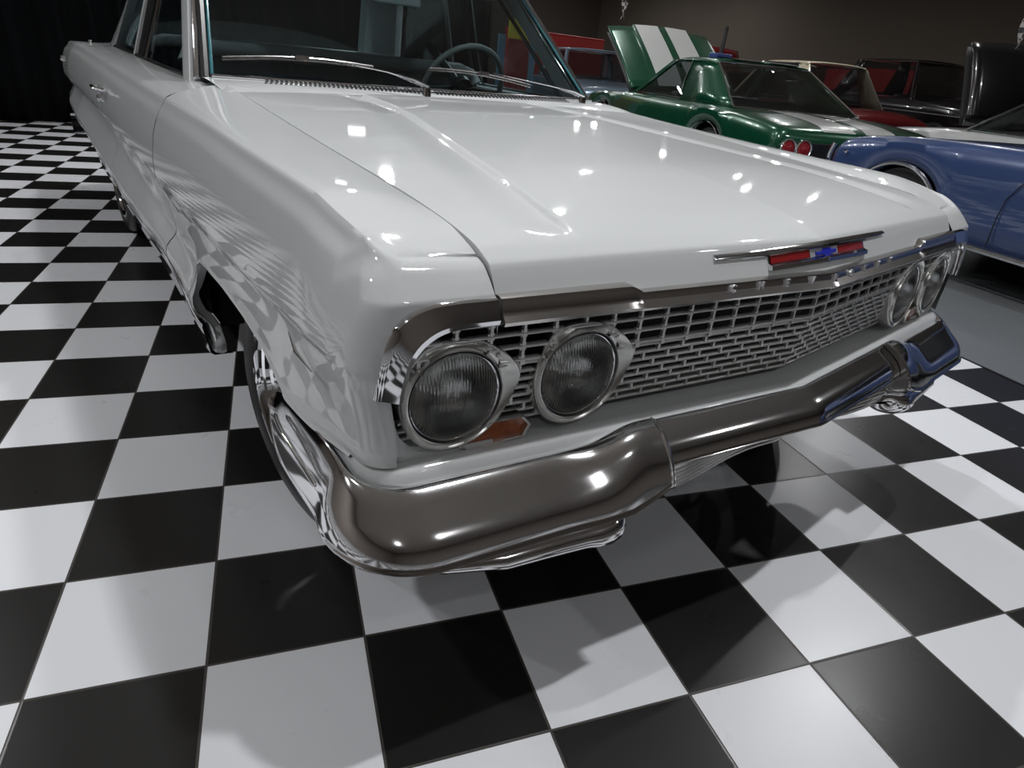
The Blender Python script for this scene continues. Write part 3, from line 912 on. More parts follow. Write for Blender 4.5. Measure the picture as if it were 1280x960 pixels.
# greenhouse
def gh(x, y, z): return (x, y, z)
A0, A1 = Vector((-.772, 1.675, .958)), Vector((-.655, 2.12, 1.375))
C0, C1 = Vector((-.79, 3.58, .972)), Vector((-.655, 3.22, 1.375))
def greenhouse():
    def both(f):
        f(False); f(True)
    def pillar(name, m, path, w, d, ax=(0, 1, 0), mirror=False, par=None):
        b = MB(); rows = []
        for p in path:
            p = Vector(p)
            rows.append([p+Vector((-d, -w, 0)), p+Vector((-d*1.2, 0, 0)), p+Vector((-d, w, 0)), p+Vector((d, w, 0)), p+Vector((d, -w, 0))])
        b.grid(rows, close_u=True)
        return P(b, name, m, mirror=mirror, bevel=0) if par is None else sub(b, name, m, par, mirror=mirror)
    def f(mir):
        a0 = Vector((-.805, 1.80, .935)); a1 = Vector((-.675, 2.23, 1.375))
        pillar('windshield_pillar', M['paint'], [a0, a1], .045, .014, mirror=mir)
        b = MB(); b.tube([a0+Vector((.008, -.060, .010)), a0.lerp(a1, .5)+Vector((.006, -.060, .002)), a1+Vector((.004, -.060, 0))], .0125, 10); P(b, 'windshield_moulding', M['chrome'], mirror=mir)
        b = MB(); b.tube([A0+Vector((-.012, .020, -.010)), A0.lerp(A1, .5)+Vector((-.012, .020, 0)), A1+Vector((-.012, .020, 0))], .015, 8, flat=1); P(b, 'windshield_gasket', M['gasket'], mirror=mir)
        b = MB(); b.tube([A0+Vector((.006, .010, 0)), A0.lerp(A1, .5)+Vector((.006, .010, 0)), A1+Vector((.006, .010, 0))], .005, 8); P(b, 'glass_edge', M['teal'], mirror=mir)
        # door window frame (dark seal with chrome), centre pillar, rear pillar
        b = MB()
        fr_ = [(-.800, 1.90, .945), (-.672, 2.28, 1.34), (-.672, 2.62, 1.35), (-.800, 2.66, .958)]
        b.tube(fr_, .011, 8, closed=True); P(b, 'window_seal', M['gasket'], mirror=mir)
        b = MB()
        b.tube([(-.806, 2.58, .958), (-.74, 2.56, 1.15), (-.680, 2.54, 1.35)], .007, 8); P(b, 'window_channel', M['chrome_soft'], mirror=mir)
        pillar('centre_pillar', M['paint'], [(-.796, 2.86, .962), (-.672, 2.78, 1.37)], .018, .012, mirror=mir)
        pillar('door_frame', M['gasket'], [(-.792, 2.74, .960), (-.668, 2.67, 1.37)], .075, .010, mirror=mir)
        b = MB(); b.tube([(-.797, 1.82, .944), (-.800, 2.3, .951), (-.800, 2.75, .962), (-.795, 3.5, .974)], .009, 8); P(b, 'belt_moulding', M['gasket'], mirror=mir)
        b = MB()
        rows = []
        for t in [i/8 for i in range(9)]:
            p0 = Vector((-.792, 3.54, .972)).lerp(Vector((-.665, 3.24, 1.37)), t); p1 = Vector((-.77, 3.90, .972)).lerp(Vector((-.62, 3.46, 1.37)), t)
            rows.append([p0+Vector((.04, 0, 0)), p0, p0.lerp(p1, .33)+Vector((-.004, 0, 0)), p0.lerp(p1, .66)+Vector((-.002, 0, 0)), p1, p1+Vector((.10, .03, 0)), p1+Vector((.08, -.02, 0))])
        b.grid(rows, close_u=True); P(b, 'rear_pillar', M['paint'], mirror=mir)
        for nm, q in (('door_glass', [(-.800, 1.86, .945), (-.674, 2.26, 1.36), (-.674, 2.68, 1.36), (-.798, 2.75, .960)]), ('quarter_glass', [(-.795, 2.83, .964), (-.670, 2.76, 1.36), (-.668, 3.22, 1.36), (-.792, 3.54, .972)])):
            b = MB(); q = [Vector(v) for v in q]
            b.grid([[q[0].lerp(q[1], t) for t in (0, .25, .5, .75, 1)], [q[3].lerp(q[2], t) for t in (0, .25, .5, .75, 1)]])
            P(b, nm, M['sideglass'], mirror=mir)
    both(f)
    # windshield and rear window, curved
    def pane(name, y0c, y0e, y1c, y1e, x0, x1, z0, z1):
        b = MB(); rows = []
        for k in range(13):
            t = k/12; r = []
            for i in range(41):
                s = lerp(-1, 1, i/40); e = abs(s)**2.4
                r.append((s*lerp(x0, x1, t), lerp(lerp(y0c, y0e, e), lerp(y1c, y1e, e), t), lerp(z0, z1, t)+.01*(1-s*s)*0))
            rows.append(r)
        b.grid(rows); P(b, name, M['glass'])
    pane('windshield', 1.655, 1.69, 2.06, 2.12, .770, .655, .957, 1.375)
    pane('rear_window', 3.98, 3.85, 3.52, 3.42, .76, .61, .972, 1.37)
    b = MB(); b.tube([(s*.772, lerp(1.645, 1.675, abs(s)**2.4), .960) for s in [lerp(-1, 1, i/40) for i in range(41)]], .0075, 8); P(b, 'lower_gasket', M['gasket'])
    b = MB(); b.tube([(s*.772, lerp(1.632, 1.663, abs(s)**2.4), .962) for s in [lerp(-1, 1, i/40) for i in range(41)]], .0045, 8); P(b, 'lower_moulding', M['chrome'])
    # roof
    b = MB(); rows = []
    for k in range(17):
        t = k/16; y = lerp(2.04, 3.52, t); r = []
        hw = lerp(.665, .66, t)
        for i in range(33):
            s = lerp(-1, 1, i/32)
            r.append((s*(hw+.02), y + (.06*abs(s)**2.4 if t < .5 else -.06*abs(s)**2.4), 1.378 + .042*(1-abs(s)**2.6)*(.6+.4*math.sin(PI*t)) + .006*math.sin(PI*t)))
        r.insert(0, (r[0][0]+.004, r[0][1], r[0][2]-.02)); r.append((r[-1][0]-.004, r[-1][1], r[-1][2]-.02))
        rows.append(r)
    rows.insert(0, [(x, y+.01, z-.02) for x, y, z in rows[0]]); rows.append([(x, y-.01, z-.02) for x, y, z in rows[-1]])
    b.grid(rows); P(b, 'roof', M['paint'], solid=.012)
    b = MB(); b.face([(-.64, 2.12, 1.355), (.64, 2.12, 1.355), (.63, 3.45, 1.355), (-.63, 3.45, 1.355)]); P(b, 'headliner', M['headliner'], smooth=False)
    # trunk deck and tail
    b = MB(); rows = []
    for k in range(13):
        t = k/12; y = lerp(3.80, 4.98, t)
        rows.append([(s*.745, y, interp([(3.8,.973),(4.3,.972),(4.8,.955),(5,.93)], y)+.012*(1-s*s)) for s in [lerp(-1, 1, i/16) for i in range(17)]])
    rows.append([(x, y+.03, z-.02) for x, y, z in rows[-1]]); rows.append([(x, y+.06, z-.42) for x, y, z in rows[-2]])
    b.grid(rows); P(b, 'trunk_lid', M['paint'], angle=50)
    b = MB(); b.grid([[(-.95, 5.02+dy, z), (-.5, 5.09+dy, z), (.5, 5.09+dy, z), (.95, 5.02+dy, z)] for dy, z in ((0,.50),(.03,.49),(.05,.44),(.03,.38),(0,.37))]); P(b, 'rear_bumper', M['chrome'])
    for s in (-1, 1):
        for k in range(3):
            b = MB(); b.lathe([(.05, -.02), (.05, .02), (.03, .03), (.001, .032)], Matrix.Translation((s*(.38+.15*k), 5.035, .72)) @ Matrix.Rotation(-PI/2, 4, 'X'), 24); P(b, 'tail_light', M['red'])
    # antenna stub on the rear deck
    b = MB(); b.tube([(-.86, 3.95, .955), (-.86, 3.95, .985)], [.014, .008], 12); P(b, 'antenna_base', M['chrome'])
greenhouse()

def interior():
    # dashboard
    b = MB(); rows = []
    for dy, z in ((.02,.945),(.10,.955),(.20,.950),(.27,.925),(.28,.86),(.24,.80),(.20,.62)):
        rows.append([(x, 1.66+dy, z) for x in [lerp(-.74, .74, i/10) for i in range(11)]])
    b.grid(rows); P(b, 'dashboard', M['dash'])
    # steering wheel
    b = MB(); c = Vector((.385, 2.10, .950)); m = Matrix.Translation(c) @ Matrix.Rotation(math.radians(-62), 4, 'X')
    ring = [m @ Vector((.200*math.cos(2*PI*k/48), .200*math.sin(2*PI*k/48), 0)) for k in range(48)]
    b.tube(ring, [.0115+.0012*(k % 2) for k in range(48)], 10, closed=True)
    sw = P(b, 'steering_wheel', M['wheelrim'])
    b = MB(); b.tube([m @ Vector((-.19, 0, 0)), m @ Vector((-.05, 0, .02)), m @ Vector((.05, 0, .02)), m @ Vector((.19, 0, 0))], .011, 8, flat=.5)
    b.lathe([(.05, 0), (.05, .03), (.02, .04), (.001, .042)], m, 24); b.tube([m @ Vector((0, 0, 0)), m @ Vector((0, 0, .35))], .02, 10)
    sub(b, 'horn_hub', M['dash'], sw)
    # front and rear bench seats with upright pleats
    for nm, y0, zt, zb in (('front_seat', 2.47, 1.02, .38), ('rear_seat', 3.32, 1.02, .38)):
        b = MB(); rows = []
        for k in range(9):
            t = k/8; r = []
            for i in range(121):
                x = lerp(-.68, .68, i/120); pl = .007*abs(math.sin((x+.68)*PI/.05))
                r.append((x, y0 - .02*t - pl*(1 if k < 8 else 0) + .10*(t) - .10 + .0, lerp(zb, zt-.03, t)))
            rows.append(r)
        b.grid(rows)
        b.box((0, y0+.05, (zb+zt)/2-.02), (1.36, .10, zt-zb-.05)); b.box((0, y0-.28, .42), (1.36, .50, .16))
        s = P(b, nm, M['seat'], angle=60)
        b = MB(); b.tube([(-.68, y0-.01, zt-.06), (-.66, y0+.01, zt-.02), (-.60, y0+.02, zt), (0, y0+.02, zt+.004), (.60, y0+.02, zt), (.66, y0+.01, zt-.02), (.68, y0-.01, zt-.06)], .034, 12, flat=1.0)
        sub(b, 'seat_top', M['seatpipe'], s)['label'] = 'light grey top edge of the dark seat'
    b = MB(); b.box((0, 3.70, .965), (1.4, .35, .02)); P(b, 'parcel_shelf', M['dash'], smooth=False)
    for s in (-1, 1):
        b = MB(); b.box((s*.76, 2.55, .65), (.02, 1.75, .58)); P(b, 'door_card', M['seat'], smooth=False)
    # mirror
    b = MB(); b.box((.0, 1.985, 1.262), (.20, .018, .052)); mr = P(b, 'rear_view_mirror', M['seatpipe'], bevel=.006)
    b = MB(); b.tube([(.0, 1.99, 1.28), (.0, 2.04, 1.37)], .006, 8); sub(b, 'mirror_stem', M['chrome'], mr)
interior()

def wiper(piv, mid, tip, b0, b1):
    b = MB()
    piv, mid, tip, b0, b1 = map(Vector, (piv, mid, tip, b0, b1))
    b.tube([piv+Vector((0, 0, -.03)), piv, piv+Vector((0, 0, .012))], [.016, .014, .010], 14)
    b.tube([piv+Vector((0, -.005, .008)), piv.lerp(mid, .35)+Vector((0, -.008, .010)), mid, tip], [.010, .008, .005, .003], 8, flat=.6)
    a = P(b, 'wiper_arm', M['chrome'])
    b = MB()
    p = piv.lerp(mid, .12); q = piv.lerp(mid, .75)
    pts = [p.lerp(q, i/120) + Vector((0, -.006+.005*math.cos(i*PI/4), .004+.005*math.sin(i*PI/4))) for i in range(121)]
    b.tube(pts, .0016, 5); sub(b, 'spring', M['chrome'], a)
    b = MB()
    n = 14; bl = [b0.lerp(b1, i/n)+Vector((0, 0, .012*math.sin(PI*i/n))) for i in range(n+1)]
    b.tube(bl, .004, 8, flat=.7); b.tube([v+Vector((0, .006, -.008)) for v in bl], .0035, 6); 
    b.box(b0.lerp(b1, .5)+Vector((0, -.004, .012)), (.045, .012, .012))
    sub(b, 'wiper_blade', M['chrome_soft'], a)
wiper((-.07, 1.60, .968), (-.22, 1.615, 1.012), (-.42, 1.68, 1.035), (-.73, 1.69, 1.015), (-.25, 1.655, 1.025))
wiper((.665, 1.60, .972), (.50, 1.615, 1.008), (.25, 1.66, 1.035), (-.02, 1.675, 1.035), (.42, 1.64, 1.005))

# ------------------------------------------------------------------ cars parked behind
M['green'] = mat('metallic_green', (.003, .060, .028), .25, .3, coat=1, coat_rough=.03)
M['stripe'] = mat('white_stripe_paint', (.42, .43, .42), .3, coat=1)
M['blue'] = mat('pale_blue_paint', (.030, .056, .150), .28, .1, coat=1, coat_rough=.03)
M['blackpaint'] = mat('black_paint', (.004, .004, .005), .2, coat=1)
M['darkred'] = mat('dark_red_paint', (.10, .006, .008), .22, coat=1)
M['cream'] = mat('cream_paint', (.42, .38, .27), .3, coat=1)
M['silverblue'] = mat('silver_blue_paint', (.12, .17, .22), .28, .4, coat=1)
M['darkglass'] = glass_mat('tinted_window', (.45, .47, .48), 1.5)
M['tail'] = mat('tail_lamp_red', (.25, .012, .012), .15, coat=1)

def car_body(b, st, arches, n=130):
    """st rows: y, half width, bottom, belt height, middle height"""
    L0, L1 = st[0][0], st[-1][0]; rows = []
    def val(i, y): return smooth_tab([(r[0], r[i]) for r in st], y)
    for k in range(n+1):
        y = lerp(L0, L1, k/n)
        hw, zb, zt, zm = val(1, y), val(2, y), val(3, y), val(4, y)
        for yc, r, zz in arches:
            d = abs(y-yc)
            if d < r: zb = max(zb, zz + math.sqrt(r*r-d*d))
        H = zt - zb
        half = [(hw*.93, zb), (hw*.975, zb+min(.03, H*.1)), (hw*.985, lerp(zb, zt, .25)), (hw, lerp(zb, zt, .55)), (hw*.99, lerp(zb, zt, .8)), (hw*.965, zt-.035), (hw*.93, zt-.008), (hw*.88, zt+.004), (hw*.72, lerp(zt, zm, .55)), (hw*.4, lerp(zt, zm, .9)), (0, zm)]
        rows.append([(-x, y, z) for x, z in half] + [(x, y, z) for x, z in reversed(half[:-1])])
    V = b.grid(rows); b.capring(V[0]); b.capring(V[-1])
def top_z(st, x, y):
    def val(i): return smooth_tab([(r[0], r[i]) for r in st], y)
    hw, zt, zm = val(1), val(3), val(4); a = abs(x)/hw
    return smooth_tab([(0, zm), (.4, lerp(zt, zm, .9)), (.72, lerp(zt, zm, .55)), (.88, zt+.004), (1, zt-.03)], a)
def cabin(root, paint, gl, w0, w1, z0, z1, yr0, yr1, yf1, yf0, post=.05, roofm=None, quarter=None, lining=True):
    """roof on four corner posts with see-through windows; yr = rear glass base/top, yf = front top/base"""
    def put(b, n, m, **k): o = b.build(n, m, **k); o.parent = root; return o
    b = MB(); rows = []
    for k in range(15):
        t = k/14; y = lerp(yr1, yf1, t); bow = math.sin(PI*t)
        rows.append([(s*w1*(1+.03*bow), y, z1-.035*(1-bow**.5)*.6 + .03*(1-abs(s)**3) - (.02 if abs(s) > .99 else 0)) for s in [lerp(-1, 1, i/20) for i in range(21)]])
    b.grid(rows); put(b, 'roof', roofm or paint, solid=.02)
    for s in (-1, 1):
        b = MB()      # front post
        P0, P1 = Vector((s*w0, yf0-.02, z0)), Vector((s*w1, yf1, z1-.03)); b.tube([P0, P0.lerp(P1, .5), P1], post*.55, 8); put(b, 'front_pillar', roofm or paint)
        b = MB(); q = quarter or .42
        R0, R1 = Vector((s*w0, yr0+q+.12, z0)), Vector((s*w1, yr1+q*.55, z1-.03)); R2, R3 = Vector((s*w1*.97, yr1-.02, z1-.04)), Vector((s*w0*.93, yr0+.02, z0))
        b.grid([[R0.lerp(R1, t)+Vector((0, .03*math.sin(PI*t), 0)) for t in (0, .25, .5, .75, 1)], [(R0.lerp(R1, t)).lerp(R3.lerp(R2, t), .5)+Vector((s*.012, 0, 0)) for t in (0, .25, .5, .75, 1)], [R3.lerp(R2, t) for t in (0, .25, .5, .75, 1)]])
        put(b, 'rear_pillar', roofm or paint, solid=.03)
        b = MB(); b.grid([[P0+Vector((0, -.03, 0)), P1+Vector((0, -.03, 0))], [R0, R1]]); put(b, 'side_window', gl, smooth=False)
        b = MB(); b.tube([P0+Vector((s*.006, -.02, .01)), P1+Vector((s*.006, -.02, 0)), R1+Vector((s*.006, 0, .0)), R0.lerp(R1, .5)+Vector((s*.01, .03, 0)), R0+Vector((s*.006, 0, .01))], .010, 6, closed=True); put(b, 'window_trim', M['chrome'])
    for nm, y0, y1, bow in (('rear_window', yr0, yr1, -.10), ('windshield', yf0, yf1, .12)):
        b = MB(); rows = []
        for t in (0, .33, .66, 1):
            rows.append([(s*lerp(w0*.93, w1*.95, t), lerp(y0, y1, t) + bow*(1-s*s), lerp(z0, z1-.03, t)) for s in [lerp(-1, 1, i/12) for i in range(13)]])
        b.grid(rows); put(b, nm, gl)
        b = MB(); b.tube(rows[0] + [rows[1][-1], rows[2][-1]] + list(reversed(rows[3])) + [rows[2][0], rows[1][0]], .009, 6, closed=True); put(b, 'window_trim', M['chrome'])
    b = MB(); b.box((0, (yr0+yf0)/2+.5, z0-.10), (w0*1.5, .12, .34)); b.box((0, (yr0+yf0)/2-.25, z0-.10), (w0*1.5, .12, .34)); put(b, 'seats', M['seat'], bevel=.04)
def bg_wheel(root, x, y, R, s, rimm=None):
    w = bpy.data.objects.new('wheel', None); COL.objects.link(w); w.location = (x, y, R); w.parent = root
    ax = Matrix.Rotation(s*PI/2, 4, 'Y')
    b = MB(); r = R*.66
    b.lathe([(r, -.20), (R-.02, -.20), (R, -.17), (R, -.03), (R-.03, 0), (r+.01, .004), (r, -.01)], ax, 48); o = b.build('tyre', M['rubber']); o.parent = w
    b = MB(); b.lathe([(r+.002, -.01), (r-.01, .002), (r-.03, -.02), (r-.06, -.05), (.08, -.04), (.06, 0), (.001, .012)], ax, 40); o = b.build('rim', M['chrome']); o.parent = w
def place_root(name, label, cat, side_pt, heading, half, length_front):
    """root on the floor; side_pt = a point of the left flank, local y = length_front measured from the rear"""
    h = math.radians(heading); f = Vector((math.sin(h), math.cos(h), 0)); r = Vector((math.cos(h), -math.sin(h), 0))
    c = Vector(side_pt) + r*half - f*length_front; c.z = 0
    return thing(name, label, cat, c, -h)
def floorpan(root, hw, y0, y1, z0=.22, z1=.6):
    b = MB(); b.box((0, (y0+y1)/2, (z0+z1)/2), (hw*2, y1-y0, z1-z0)); o = b.build('underbody', M['under'], smooth=False); o.parent = root

# green coupe with white stripes and its hood up
G = place_root('green_coupe', 'metallic green muscle coupe with twin white stripes and its hood raised', 'car', (4.03, 2.94, 0), 21, .92, .06)
GS = [(0,.84,.42,.745,.76),(.06,.90,.34,.79,.80),(.35,.935,.27,.83,.85),(.9,.95,.24,.865,.885),(1.4,.95,.22,.875,.90),(2.4,.94,.21,.875,.90),(3.35,.94,.21,.88,.93),(3.5,.94,.21,.87,.90),(4.4,.91,.22,.835,.85),(4.78,.86,.34,.78,.80),(4.84,.82,.42,.72,.74)]
def green():
    def put(b, n, m, **k): o = b.build(n, m, **k); o.parent = G; return o
    b = MB(); car_body(b, GS, [(1.12, .40, .33), (3.98, .40, .33)]); put(b, 'body', M['green'], angle=60)
    floorpan(G, .70, .4, 4.5)
    cabin(G, M['green'], M['darkglass'], .80, .60, .885, 1.315, .98, 1.72, 2.62, 3.22, quarter=.90)
    for x0, x1 in ((-.40, -.055), (.055, .40)):
        b = MB(); rows = []
        for k in range(15):
            y = lerp(.03, .90, k/14)
            rows.append([(x, y, top_z(GS, x, y)+.003) for x in [lerp(x0, x1, i/6) for i in range(7)]])
        rows.insert(0, [(x, y-.03, z-.05) for x, y, z in rows[0]])
        b.grid(rows); put(b, 'deck_stripe', M['stripe'])
        b = MB(); b.grid([[(x, y, 1.345-.045*(abs(y-2.12)/.5)**2*.55) for x in (x0, (x0+x1)/2, x1)] for y in [lerp(1.66, 2.58, k/10) for k in range(11)]]); put(b, 'roof_stripe', M['stripe'])
    # raised hood
    a = math.radians(33); base = Vector((0, 3.42, .93)); u = Vector((0, math.cos(a), math.sin(a))); nrm = Vector((0, -math.sin(a), math.cos(a)))
    def hp(x, v, d): return base + u*v + nrm*(d + .05*(1-(x/.78)**2) + .02*math.sin(PI*v/1.3) + (.03 if abs(x) < .42 else 0)*sstep(.0, .2, v)) + Vector((x, 0, 0))
    hx = [-.78,-.74,-.6,-.44,-.42,-.41,-.2,-.05,.05,.2,.41,.42,.44,.6,.74,.78]
    b = MB(); b.grid([[hp(x, lerp(0, 1.32, k/10), 0) for x in hx] for k in range(11)]); hd = put(b, 'raised_hood', M['green'], solid=.03, soff=0)
    for x0, x1 in ((-.40, -.055), (.055, .40)):
        b = MB(); b.grid([[hp(x, lerp(0.01, 1.31, k/10), .018) for x in [lerp(x0, x1, i/4) for i in range(5)]] for k in range(11)]); o = b.build('hood_stripe', M['stripe']); o.parent = hd
    b = MB(); b.grid([[hp(x, lerp(.02, 1.30, k/6), -.09) for x in (-.76, -.4, 0, .4, .76)] for k in range(7)]); o = b.build('hood_lining', M['black'], solid=.02); o.parent = hd
    # round twin tail lights in a dark panel
    b = MB(); b.box((0, -.012, .60), (1.66, .03, .17)); put(b, 'tail_panel', M['gasket'], bevel=.008)
    for x in (-.76, -.60, .60, .76):
        m = Matrix.Translation((x, -.03, .625)) @ Matrix.Rotation(PI/2, 4, 'X')
        b = MB(); b.lathe([(.082, -.03), (.084, .006), (.076, .016), (.068, .012), (.062, 0), (.062, -.02)], m, 36); o = put(b, 'tail_light', M['chrome'])
        b = MB(); b.lathe([(.064, -.004), (.052, .010), (.024, .012), (.022, .020), (.001, .022)], m, 30); c = b.build('lens', M['tail']); c.parent = o
    b = MB(); b.grid([[(-.90,.10+dy,z),(-.86,-.05+dy,z),(-.5,-.08+dy,z),(.5,-.08+dy,z),(.86,-.05+dy,z),(.90,.10+dy,z)] for dy, z in ((.02,.52),(-.02,.51),(-.03,.46),(-.02,.41),(.02,.40))]); put(b, 'rear_bumper', M['chrome'])
    for s in (-1, 1):
        for yc in (1.12, 3.98):
            b = MB(); b.tube([(s*.945, yc+.40*math.cos(t), .33+.40*math.sin(t)) for t in [lerp(.1, PI-.1, i/24) for i in range(25)]], .008, 6); put(b, 'arch_trim', M['chrome'])
            bg_wheel(G, s*.90, yc, .335, s)
green()
# dark rod with a blue foot on the roof of the green coupe
t = thing('roof_rod', 'slim black upright rod in a blue base on the green coupe roof', 'rod', (5.325, 4.661, 1.329))
b = MB(); b.box((0, 0, .025), (.27, .11, .05)); o = b.build('base', mat('blue_foam', (.02, .045, .16), .5), bevel=.008); o.parent = t
b = MB(); b.tube([(-.01, 0, .03), (0, 0, .16), (.01, 0, .31)], [.024, .022, .020], 12); b.lathe([(.021, .30), (.016, .325), (.001, .33)], Matrix.Identity(4), 12); o = b.build('rod', M['black']); o.parent = t

# blue car in the foreground row
B = place_root('blue_car', 'medium blue classic car with a chrome wheel lip beside the white car', 'car', (3.95, 2.3, 0), 14, .93, 5.0)
BS = [(0,.80,.45,.72,.76),(.1,.88,.36,.80,.84),(1.2,.94,.28,.88,.91),(2.4,.95,.26,.885,.91),(3.35,.95,.265,.885,.91),(3.7,.95,.27,.882,.90),(4.3,.945,.29,.865,.875),(4.7,.935,.33,.83,.83),(4.92,.92,.38,.79,.78),(5.0,.89,.42,.75,.72)]
def blue():
    def put(b, n, m, **k): o = b.build(n, m, **k); o.parent = B; return o
    b = MB(); car_body(b, BS, [(1.15, .40, .33), (4.33, .385, .30)], 160); put(b, 'body', M['blue'], angle=60)
    floorpan(B, .70, .4, 4.7)
    cabin(B, M['blue'], M['darkglass'], .80, .62, .90, 1.32, .9, 1.35, 2.5, 3.15)
    for s in (-1, 1):
        b = MB(); b.tube([(s*.952, 4.33+.387*math.cos(t), .30+.387*math.sin(t)) for t in [lerp(.02, PI-.02, i/30) for i in range(31)]], .013, 8); put(b, 'arch_trim', M['chrome'])
        b = MB(); b.tube([(s*.945, 3.90, .275), (s*.95, 2.6, .255), (s*.945, 1.6, .27)], .020, 8); put(b, 'sill_moulding', M['chrome'])
        b = MB(); b.tube([(s*.935, 3.36, .885), (s*.953, 3.40, .80), (s*.9575, 3.48, .70), (s*.9585, 3.535, .60), (s*.957, 3.55, .48), (s*.949, 3.55, .30)], .0035, 6); put(b, 'door_gap', M['gasket'])
        b = MB(); b.tube([(s*.905, 5.00, .74), (s*.915, 5.015, .66), (s*.915, 5.01, .55), (s*.89, 5.0, .45)], .018, 8); put(b, 'nose_trim', M['chrome'])
        b = MB(); b.lathe([(.014, -.01), (.014, .008), (.001, .012)], Matrix.Translation((s*.95, 4.83, .70)) @ Matrix.Rotation(s*PI/2, 4, 'Y'), 14); put(b, 'side_marker', M['chrome'])
        for yc in (1.15, 4.33): bg_wheel(B, s*.90, yc, .33, s)
    b = MB(); b.grid([[(-.88,4.86+dy,z),(-.80,5.03+dy,z),(0,5.08+dy,z),(.80,5.03+dy,z),(.88,4.86+dy,z)] for dy, z in ((0,.54),(.04,.53),(.06,.47),(.04,.41),(0,.40))]); put(b, 'front_bumper', M['chrome'])
blue()

def simple_car(name, label, paint, loc, heading, L=4.9, hw=.93, belt=.90, roof=1.45, cab=(1.1, 1.6, 2.9, 3.5), w0=.80, w1=.62, roofm=None, hump=0, hood=None, q=None, hoodm=None):
    h = math.radians(heading); root = thing(name, label, 'car', loc, -h)
    def put(b, n, m, **k): o = b.build(n, m, **k); o.parent = root; return o
    y0, y1 = -L/2, L/2
    st = [(y0, hw*.80, .45, belt-.22, belt-.18), (y0+.08, hw*.90, .36, belt-.12, belt-.06), (y0+.5, hw*.98, .28, belt-.04, belt+.02+hump*.5), (y0+1.1, hw, .25, belt, belt+.02+hump), (0, hw, .24, belt, belt+.02), (y0+cab[3], hw, .24, belt, belt+.04+hump), (y1-.6, hw*.98, .26, belt-.05, belt-.01+hump), (y1-.08, hw*.90, .36, belt-.12, belt-.08), (y1, hw*.80, .45, belt-.20, belt-.18)]
    b = MB(); car_body(b, st, [(y0+1.05, .39, .33), (y1-.85, .39, .33)], 90); put(b, 'body', paint, angle=60)
    floorpan(root, hw*.74, y0+.4, y1-.4)
    cabin(root, paint, M['darkglass'], w0, w1, belt+.01, roof, *(y0+c for c in cab), roofm=roofm, quarter=q)
    for s in (-1, 1):
        for yc in (y0+1.05, y1-.85): bg_wheel(root, s*(hw-.05), yc, .335, s)
        b = MB(); b.tube([(s*hw*.99, y0+.3, belt-.22), (s*(hw+.006), 0, belt-.20), (s*hw*.99, y1-.3, belt-.22)], .010, 6); put(b, 'side_moulding', M['chrome'])
        for ye, k in ((y0, -1), (y1, 1)):
            m = Matrix.Translation((s*hw*.62, ye+k*.02, belt-.32)) @ Matrix.Rotation(-k*PI/2, 4, 'X')
            b = MB(); b.lathe([(.09, -.06), (.092, .01), (.08, .02), (.001, .025)], m, 24); put(b, 'headlight' if k > 0 else 'tail_light', M['chrome'] if k > 0 else M['tail'])
    for ye, k in ((y0, -1), (y1, 1)):
        b = MB(); b.grid([[(s*hw*.93, ye-k*.12+k*dy, z) if abs(s) == 1 else (s*hw*.93, ye+k*(.05+dy), z) for s in (-1, -.85, 0, .85, 1)] for dy, z in ((0,.52),(.03,.51),(.04,.46),(.03,.41),(0,.40))]); put(b, 'bumper', M['chrome'])
    if hood:
        a = math.radians(hood[0]); base = Vector((0, y0+cab[3]+.12, belt+.05)); u = Vector((0, math.cos(a), math.sin(a))); nrm = Vector((0, -math.sin(a), math.cos(a)))
        b = MB(); b.grid([[base+u*lerp(0, hood[1], k/8)+nrm*(.08*(1-(x/.74)**2)+.03*math.sin(PI*k/8))+Vector((x, 0, 0)) for x in [lerp(-.74, .74, i/12) for i in range(13)]] for k in range(9)]); o = put(b, 'raised_hood', hoodm or paint, solid=.03)
        b = MB(); b.grid([[base+u*lerp(.02, hood[1]-.02, k/8)+nrm*(-.06)+Vector((x, 0, 0)) for x in (-.72, 0, .72)] for k in range(9)]); o2 = b.build('hood_lining', M['black'], solid=.02); o2.parent = o
    return root
simple_car('black_sedan', 'tall black old sedan beyond the blue car, left of the raised black hood', M['blackpaint'], (14.11, 6.61, 0), 200, roof=1.84, belt=1.14, hw=.86, cab=(.95, 1.35, 3.0, 3.25), w0=.72, w1=.60, hump=.10)
simple_car('cream_roofed_car', 'classic car with a cream roof half hidden behind the green coupe', M['darkred'], (10.90, 7.10, 0), 21, roof=1.56, roofm=M['cream'])
simple_car('dark_red_car', 'dark red car with its hood raised at the back of the hall', M['darkred'], (14.3, 11.2, 0), 30, roof=1.38, hood=(50, 1.3))
simple_car('silver_blue_car', 'silver blue car parked beyond the green raised hood', M['silverblue'], (8.35, 10.25, 0), 205, roof=1.44)
simple_car('white_car', 'white car with a tall raised black hood, behind the blue car', M['stripe'], (7.26, 1.26, 0), 20, belt=.86, roof=1.30, hood=(72, .82), hoodm=M['blackpaint'], roofm=M['blackpaint'])

